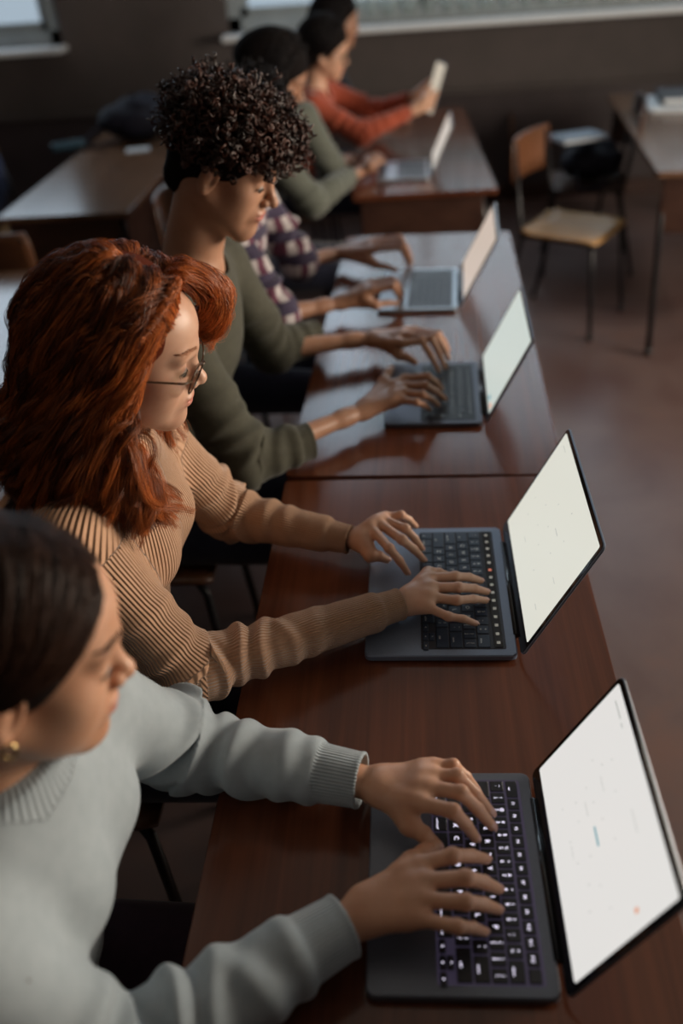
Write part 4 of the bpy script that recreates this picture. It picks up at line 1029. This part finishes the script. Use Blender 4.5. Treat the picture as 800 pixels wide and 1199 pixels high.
# near-side temple locks that frame the face, long, ending on the near shoulder
def temple(n, seed, side):
    r = np.random.default_rng(seed); u = r.uniform(0, 1, n)
    L_ = lambda a, b: np.asarray(a)*(1-u)[:, None]*np.array([1, side, 1])+np.asarray(b)*u[:, None]*np.array([1, side, 1])
    st = L_((.088, .004, .082), (.052, .073, .010))+r.normal(0, .003, (n, 3)); A_ = skull(st, .004)
    B_ = skull(L_((.072, .030, .088), (.030, .080, .030)), .013+.016*r.uniform(0, 1, (n, 1)))
    C_ = np.stack([.028-.035*u+r.normal(0, .005, n), side*(.090+.010*r.uniform(0, 1, n)), .030-.02*u+.01*r.normal(0, 1, n)], 1)
    D_ = np.stack([-.002-.040*u+r.normal(0, .006, n), side*(.104+.010*r.normal(0, 1, n)), -.055+.01*r.normal(0, 1, n)], 1)
    E_ = np.stack([.004-.05*u+r.normal(0, .010, n), side*(.106+.012*r.normal(0, 1, n)), -.125+.012*r.normal(0, 1, n)], 1)
    F_ = np.stack([.022-.05*u+r.normal(0, .014, n), side*(.098+.014*r.normal(0, 1, n)), -.19-.045*r.uniform(0, 1, n)], 1)
    return np.stack([A_, B_, C_, D_, E_, F_], 1)
for sd, sde, nn in ((21, -1, 190), (22, 1, 110)):
    g = resample_guides(fall(temple(nn, sd, sde), R, O), 46)
    ch = children_of(g, 40, .007, .0065, .0040, .0030, curl=(.0165, 3.4, .24))
    strands_mesh('hair_strands', ch, np.full(len(ch), .00038), np.clip(np.repeat(RNG.uniform(.25, 1, len(g)), 40)+RNG.normal(0, .15, len(ch)), 0, 1), M_H_RED, core, T)  # face-framing locks coloured lighter, as if lit from the front

# curls
def curly(root, O, R, T, env_c, env_r, n, mat, seed, turns=2.6, rad=.0065, length=.05, fade=-.02, strand=.0011, per=5, core_prims=None):
    r = np.random.default_rng(seed); core = hair_core(root, O, R, T, core_prims, .004, mat)
    d = r.normal(size=(n*3, 3)); d /= np.linalg.norm(d, axis=1, keepdims=True); d = d[(d[:, 2] > fade+np.clip(d[:, 0]+.1, 0, 1)*.40*(fade < -.3))][:n]; n = len(d)
    outer = env_c+d*env_r*r.uniform(.82, 1.03, (n, 1)); base = outer-d*length
    tilt = r.normal(0, .016, (n, 3)); m_ = (base+outer)/2+tilt
    g = resample_guides(np.stack([base, m_, outer+tilt*.6], 1), 26)
    ch = children_of(g, per, .002, .002, .0015, .0005, curl=(rad, turns, .0))
    strands_mesh('curls', ch @ R.T+O, np.full(len(ch), strand), np.repeat(r.uniform(0, 1, n), per), mat, core, T, sides=4, taper=.5)
    return core
root, O, R, T, SFr = pC
EC, ER = np.array([.000, 0, .068]), np.array([.144, .120, .097])
cp = [ell(HC, HR+.006, .01), ell(EC, ER-.030, .02), rc((-.060, 0, .0), (-.070, 0, -.045), .048, .042, .03), ell((.118, 0, -.030), (.080, .13, .094), .015, 's'), ell((.045, 0, -.075), (.092, .13, .082), .01, 's')]
curly(root, O, R, T, EC, ER, 2700, M_H_CURL, 11, core_prims=cp, fade=-.45, strand=.0013)
root, O, R, T, SFr = pD
curly(root, O, R, T, np.array([-.005, 0, .055]), np.array([.112, .092, .100]), 900, M_H_BLACK, 12, length=.03, rad=.004, core_prims=[ell(HC, HR+.008, .01), FACE_CUT, ell((.03, 0, -.10), (.10, .13, .08), .02, 's')])
for (root, O, R, T, SFr), bk in ((pE, 0), (pF, 1), (pG, 1)):
    core = hair_core(root, O, R, T, [ell(HC+np.array([-.012, 0, .006]), HR+np.array([.024, .020, .026]), .01), ell((-.085, 0, -.02 if bk else .03), (.080, .085, .09 if bk else .06), .05), FACE_CUT, ell((.03, 0, -.10), (.09, .10, .08), .02, 's')], .004, M_H_BLACK)
    n = 900; g0 = RNG.normal(size=(n, 3)); g0[:, 2] = np.abs(g0[:, 2]); g0 /= np.linalg.norm(g0, axis=1, keepdims=True); g0 = g0[(g0[:, 0] < .55)]
    e0_ = g0*np.array([1, 1.2, .2])+np.array([-.5, 0, -.5]); ctrl = np.stack([skull(g0, .016), skull(g0*.6+e0_*.4, .026), skull(e0_, .030)], 1)
    ch = children_of(resample_guides(ctrl, 10), 9, .004, .005, .004, .0018)
    strands_mesh('hair_strands', ch @ R.T+O, np.full(len(ch), .0006), RNG.uniform(0, 1, len(ch)), M_H_BLACK, core, T)

# glasses
def glasses(root, O, R, T, name='glasses'):
    def L(p): return (O-T)+R@np.array(p, float)
    g = MB()
    for s in (-1, 1):
        c = (.1085, s*.033, -.004); ring = []
        for t_ in np.linspace(0, 2*PI, 33)[:-1]:
            y = .0245*math.copysign(abs(math.cos(t_))**.8, math.cos(t_)); z = .0205*math.copysign(abs(math.sin(t_))**.8, math.sin(t_))
            ring.append(L((c[0]-.10*abs(y+0)*0-(.012*((y*s+.0245)/.049))+z*.12, c[1]+y, c[2]+z)))
        g.tube(ring, .0013, 8, closed=True)
        g.tube([L((.098, s*.0575, .004)), L((.088, s*.0705, .006)), L((.04, s*.080, .006)), L((.002, s*.081, .010)), L((-.012, s*.081, -.012))], [.0016, .0018, .0015, .0015, .0015], 8)
        g.tube([L((.1085, s*.010, -.004)), L((.101, s*.0105, -.010))], .0012, 6)
    g.tube([L((.109, -.0095, .002)), L((.1125, 0, .004)), L((.109, .0095, .002))], .0013, 8)
    gl = g.build(name, M_TORTOISE, root)
    for s in (-1, 1):
        l = MB(); pts = []; 
        for t_ in np.linspace(0, 2*PI, 33)[:-1]:
            y = .0238*math.copysign(abs(math.cos(t_))**.8, math.cos(t_)); z = .0198*math.copysign(abs(math.sin(t_))**.8, math.sin(t_))
            pts.append(L((.1085-(.012*((y*s+.0245)/.049))+z*.12, s*.033+y, -.004+z)))
        l.add(pts+[p+R@np.array([-.001, 0, 0]) for p in pts], [tuple(range(32)), tuple(range(63, 31, -1))]+[(i, 32+i, 32+(i+1) % 32, (i+1) % 32) for i in range(32)]); l.build('lens', M_LENS, gl)
glasses(pB[0], pB[1], pB[2], pB[3]); glasses(pF[0], pF[1], pF[2], pF[3])
M_BROW_R = basic('auburn_eyebrow', (.26, .10, .04), None, 60, .7)
# lashes and brows of the front faces
for (root, O, R, T, SFr), mt in ((pA, M_H_BROWN), (pB, M_H_RED), (pC, M_H_CURL)):
    la = MB()
    for s in (-1, 1):
        c = np.array([.0735, s*.032, .006])
        for i in range(15):
            a_ = math.radians(-62+i*124/14); d0 = np.array([math.cos(a_)*.0152, math.sin(a_)*.0150, -.0035+.002*math.cos(a_*1.4)]); d1 = d0*1.0+np.array([math.cos(a_)*.0050, math.sin(a_)*.006, -.0025])
            la.tube([(O-T)+R@(c+d0*.97), (O-T)+R@(c+(d0+d1)/2+np.array([0, 0, -.0008])), (O-T)+R@(c+d1)], [.0005, .0004, .0002], 4)
        la.tube([(O-T)+R@(c+np.array([math.cos(a_)*.0152, math.sin(a_)*.0150, -.0035+.002*math.cos(a_*1.4)])) for a_ in np.radians(np.linspace(-64, 64, 14))], .0007, 5)
    la.build('eyelashes', M_LASH, root)
    br = MB(); rr_ = np.random.default_rng(4); HP = head_prims(1.0 if mt is M_H_CURL else 0, False); xs_ = np.linspace(.115, .045, 141)
    for s in (-1, 1):
        br = MB()
        for i in range(150):
            t_ = rr_.uniform(0, 1); y = s*(.015+.036*t_); z = .0335+.005*math.sin(t_*2.6)+rr_.normal(0, .0015)*(1-.5*t_)
            def snap(y, z):
                d_ = sdf_eval(HP, np.column_stack([xs_, np.full(141, y), np.full(141, z)])); k_ = int(np.argmax(d_ < 0)); return np.array([xs_[k_]+.0006, y, z])
            p = snap(y, z); q = snap(y+s*.0055, z+.0016); br.tube([(O-T)+R@p, (O-T)+R@q], [.00040, .00018], 3)
        br.build('eyebrow', {M_H_RED: M_BROW_R}.get(mt, M_C_BROWN), root)

# ------------------------------------------------------------------ things lying about
# tablet in the hands of the person in orange
tr_ = empty('tablet', tuple((tb0+tb1)/2)); tag(tr_, 'tablet with a lit cream screen and dark case held up by the person in orange', 'tablet')
ang = math.atan2(tbd[2], tbd[0]); TT4 = Matrix.Rotation(math.radians(14), 4, 'Z') @ Matrix.Rotation(-ang, 4, 'Y'); LT_ = float(np.linalg.norm(tb1-tb0))
m_ = MB(); m_.slab(LT_, .165, .010, -.006, 0, ch=.001, T=TT4); m_.build('case', M_LAPDARK, tr_)
m_ = MB(); m_.slab(LT_-.012, .152, .006, .0, .0008, T=TT4); m_.build('display', emit('tablet_display', (.85, .74, .58), .62), tr_)
def soft(name, prims, h, mat, label=None, cat=None, group=None, parent=None, T=None):
    V, Q = surface(prims, h)
    if T is None: T = np.array([*((V.min(0)+V.max(0))/2)[:2], V[:, 2].min()])
    o = link(name, np_mesh(name, V-T, Q), mat, parent)
    if parent is None: o.location = tuple(T); tag(o, label, cat, group)
    return o, T
M_NAVYBAG = basic('dark_navy_nylon', (.008, .008, .018), None, 60, .75, 0, .3, .25); M_TEAL = basic('teal_plastic', (.01, .05, .085), None, 60, .4)
M_PAPER = basic('white_paper', (.66, .70, .74), (.60, .64, .68), 20, .7); M_BINDER = basic('black_binder_cover', (.012, .012, .02), None, 60, .4); M_BLUEP = basic('blue_grey_cover', (.20, .26, .34), None, 60, .5)
def backpack(loc, rz, sc, label, mat):
    r_ = empty('backpack', loc, rz); tag(r_, label, 'backpack', None)
    b = [ell((0, 0, .10*sc), (.20*sc, .15*sc, .10*sc), .04), ell((.06*sc, .02, .14*sc), (.12*sc, .12*sc, .08*sc), .05), Prim(lambda p: p[:, 2]-.004, (0, 0, -.2), .6, .01, 's'),
         Prim(lambda p: .004*np.sin(p[:, 0]*38+p[:, 1]*22+2*np.sin(p[:, 2]*30)), (0, 0, 0), 9, 0, 'd')]
    soft('bag_body', b, .006, mat, parent=r_, T=np.zeros(3))
    soft('front_pocket', [ell((.02*sc, -.12*sc, .09*sc), (.11*sc, .055*sc, .07*sc), .03), Prim(lambda p: p[:, 2]-.004, (0, 0, -.2), .6, .01, 's')], .006, mat, parent=r_, T=np.zeros(3))
    t_ = MB(); t_.tube([(-.17*sc, -.02, .10*sc), (-.26*sc, -.06, .05*sc), (-.30*sc, -.10, .012), (-.22*sc, -.17*sc, .010), (-.10*sc, -.16*sc, .03)], .009, 8); t_.build('strap', mat, r_)
    t_ = MB(); t_.tube([(-.03*sc, 0, .19*sc), (0, 0, .225*sc), (.05*sc, 0, .21*sc)], .007, 8); t_.build('handle', mat, r_)
    t_ = MB(); t_.tube([(-.12*sc, -.10*sc, .15*sc), (.0, -.135*sc, .165*sc), (.13*sc, -.11*sc, .15*sc)], .003, 6); t_.build('zip', M_STEEL, r_)
    return r_
bp = atz(150, 168, .75)
backpack((bp[0]+.03, bp[1]+.12, .7505), .25, 1.0, 'dark navy backpack slumped on the upper left desk', M_NAVYBAG)
q = atz(98, 172, .75); tl = empty('pencil_case', (q[0]-.06, q[1]-.07, .7505), .5); tag(tl, 'small teal and black pencil case beside the backpack on the left desk', 'pencil case')
soft('pouch', [rc((-.07, 0, .026), (.07, 0, .026), .022, .024, .01), Prim(lambda p: p[:, 2]-.003, (0, 0, -.2), .6, .004, 's')], .004, M_TEAL, parent=tl, T=np.zeros(3))
MB().tube([(-.07, 0, .048), (0, 0, .050), (.07, 0, .050)], .003, 6).build('zip', M_STEEL, tl)
def sheets(loc, rz, w, d, n, label, mat, z=.7505, r0=5):
    rr_ = random.Random(r0); mb = MB()
    for i in range(n): mb.box((rr_.uniform(-.006, .006), rr_.uniform(-.006, .006), .0012+.0024*i), (w, d, .0022), 0, Matrix.Rotation(rr_.uniform(-.05, .05), 3, 'Z'))
    o = mb.build('paper_stack', mat, None); o.location = (loc[0], loc[1], z); o.rotation_euler = (0, 0, rz); return tag(o, label, 'papers', None)
q = atz(163, 176, .75); sheets((q[0]-.01, q[1]), .2, .12, .09, 2, 'small white paper on the left desk beside the backpack', M_PAPER)
q = atz(782, 124, .75); sheets((q[0]+.06, q[1]), -.1, .34, .40, 8, 'stack of white papers on the right desk under the black binder', M_PAPER, r0=2)
bd = empty('binder', (q[0]+.09, q[1]+.05, .7505+.0205), -.12); tag(bd, 'black binder lying on the white papers at the right edge', 'binder')
m_ = MB(); m_.rbox((0, 0, .0015), (.26, .32, .003), .001).rbox((0, 0, .0325), (.26, .32, .003), .001); m_.build('cover', M_BINDER, bd)
m_ = MB(); m_.rbox((-.13, 0, .017), (.004, .32, .034), .001); m_.build('spine', M_BINDER, bd); m_ = MB(); m_.box((.004, 0, .017), (.235, .297, .026)); m_.build('pages', M_PAPER, bd)
# second chair with a dark bag and a notebook
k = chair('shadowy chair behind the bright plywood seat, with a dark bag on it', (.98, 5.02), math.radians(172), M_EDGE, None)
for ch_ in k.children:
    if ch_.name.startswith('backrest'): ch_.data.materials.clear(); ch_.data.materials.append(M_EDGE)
c2 = k
backpack((.99, 5.02, .462), .9, .92, 'black bag slumped on the shadowy chair behind the bright seat', M_NAVYBAG)
nb_ = empty('notebook', (.90, 4.93, .681), .35); tag(nb_, 'pale-edged blue-grey notebook lying on the black bag', 'notebook')
MB().rbox((0, 0, .010), (.24, .17, .016), .001).build('pages', M_PAPER, nb_); MB().rbox((0, 0, .0195), (.246, .176, .003), .001).rbox((0, 0, .0005), (.246, .176, .003), .001).build('cover', M_BLUEP, nb_)
# chairs of the left row
k = copy_tree(c0); k.location = (-1.93, 4.75, 0); k.rotation_euler = (0, 0, 0); tag(k, 'dark chair beside the upper left desk at the left edge', 'chair', None)
k = copy_tree(c0); k.location = (-1.50, 3.42, 0); k.rotation_euler = (0, 0, math.radians(80)); tag(k, 'chair standing between the two desks at left', 'chair', None)
q = (-1.93, 4.72); jk = [ell((q[0]-.22, q[1], .68), (.05, .20, .20), .03), Prim(lambda p: .006*np.sin(p[:, 1]*50+np.sin(p[:, 2]*30)*2), (0, 0, 0), 9, 0, 'd')]
soft('jacket', jk, .008, basic('navy_jacket_cloth', (.012, .02, .06), None, 40, .8, 0, .2), 'dark blue jacket hung on the chair at the left edge', 'jacket')

# ------------------------------------------------------------------ light: overcast daylight through the back windows, plus an added warm key
W = bpy.data.worlds.new('world'); SC.world = W; W.use_nodes = True
bg = W.node_tree.nodes['Background']; bg.inputs[0].default_value = (.55, .68, .80, 1); bg.inputs[1].default_value = .75
def area(name, loc, rot, sx, sy, power, col):
    l = bpy.data.lights.new(name, 'AREA'); l.shape = 'RECTANGLE'; l.size = sx; l.size_y = sy; l.energy = power; l.color = col
    o = bpy.data.objects.new(name, l); COL.objects.link(o); o.location = loc; o.rotation_euler = rot; return o
area('daylight_back_window', (.73, 6.80, 2.85), (math.radians(-90), 0, 0), 3.9, 2.4, 92, (.70, .85, 1.0))
area('daylight_left_window', (-3.35, 6.80, 2.85), (math.radians(-90), 0, 0), 2.5, 2.4, 52, (.70, .85, 1.0))
area('added_key_light', (X1+.32, 2.35, 1.50), (0, math.radians(90), 0), 1.35, 2.7, 290, (1.0, .86, .70))  # warm key added from the right to light the faces; source unseen
structure(MB().box((0, 14, -.30), (60, 14, .1)).build('ground_outside', basic('wet_asphalt', (.22, .26, .30), (.16, .19, .22), 1.5, .8)))
SC.view_settings.view_transform = 'Standard'; SC.view_settings.look = 'None'; SC.view_settings.exposure = 0; SC.view_settings.gamma = 1; SC.view_settings.use_curve_mapping = False
SC.cycles.use_denoising = True; SC.cycles.max_bounces = 6
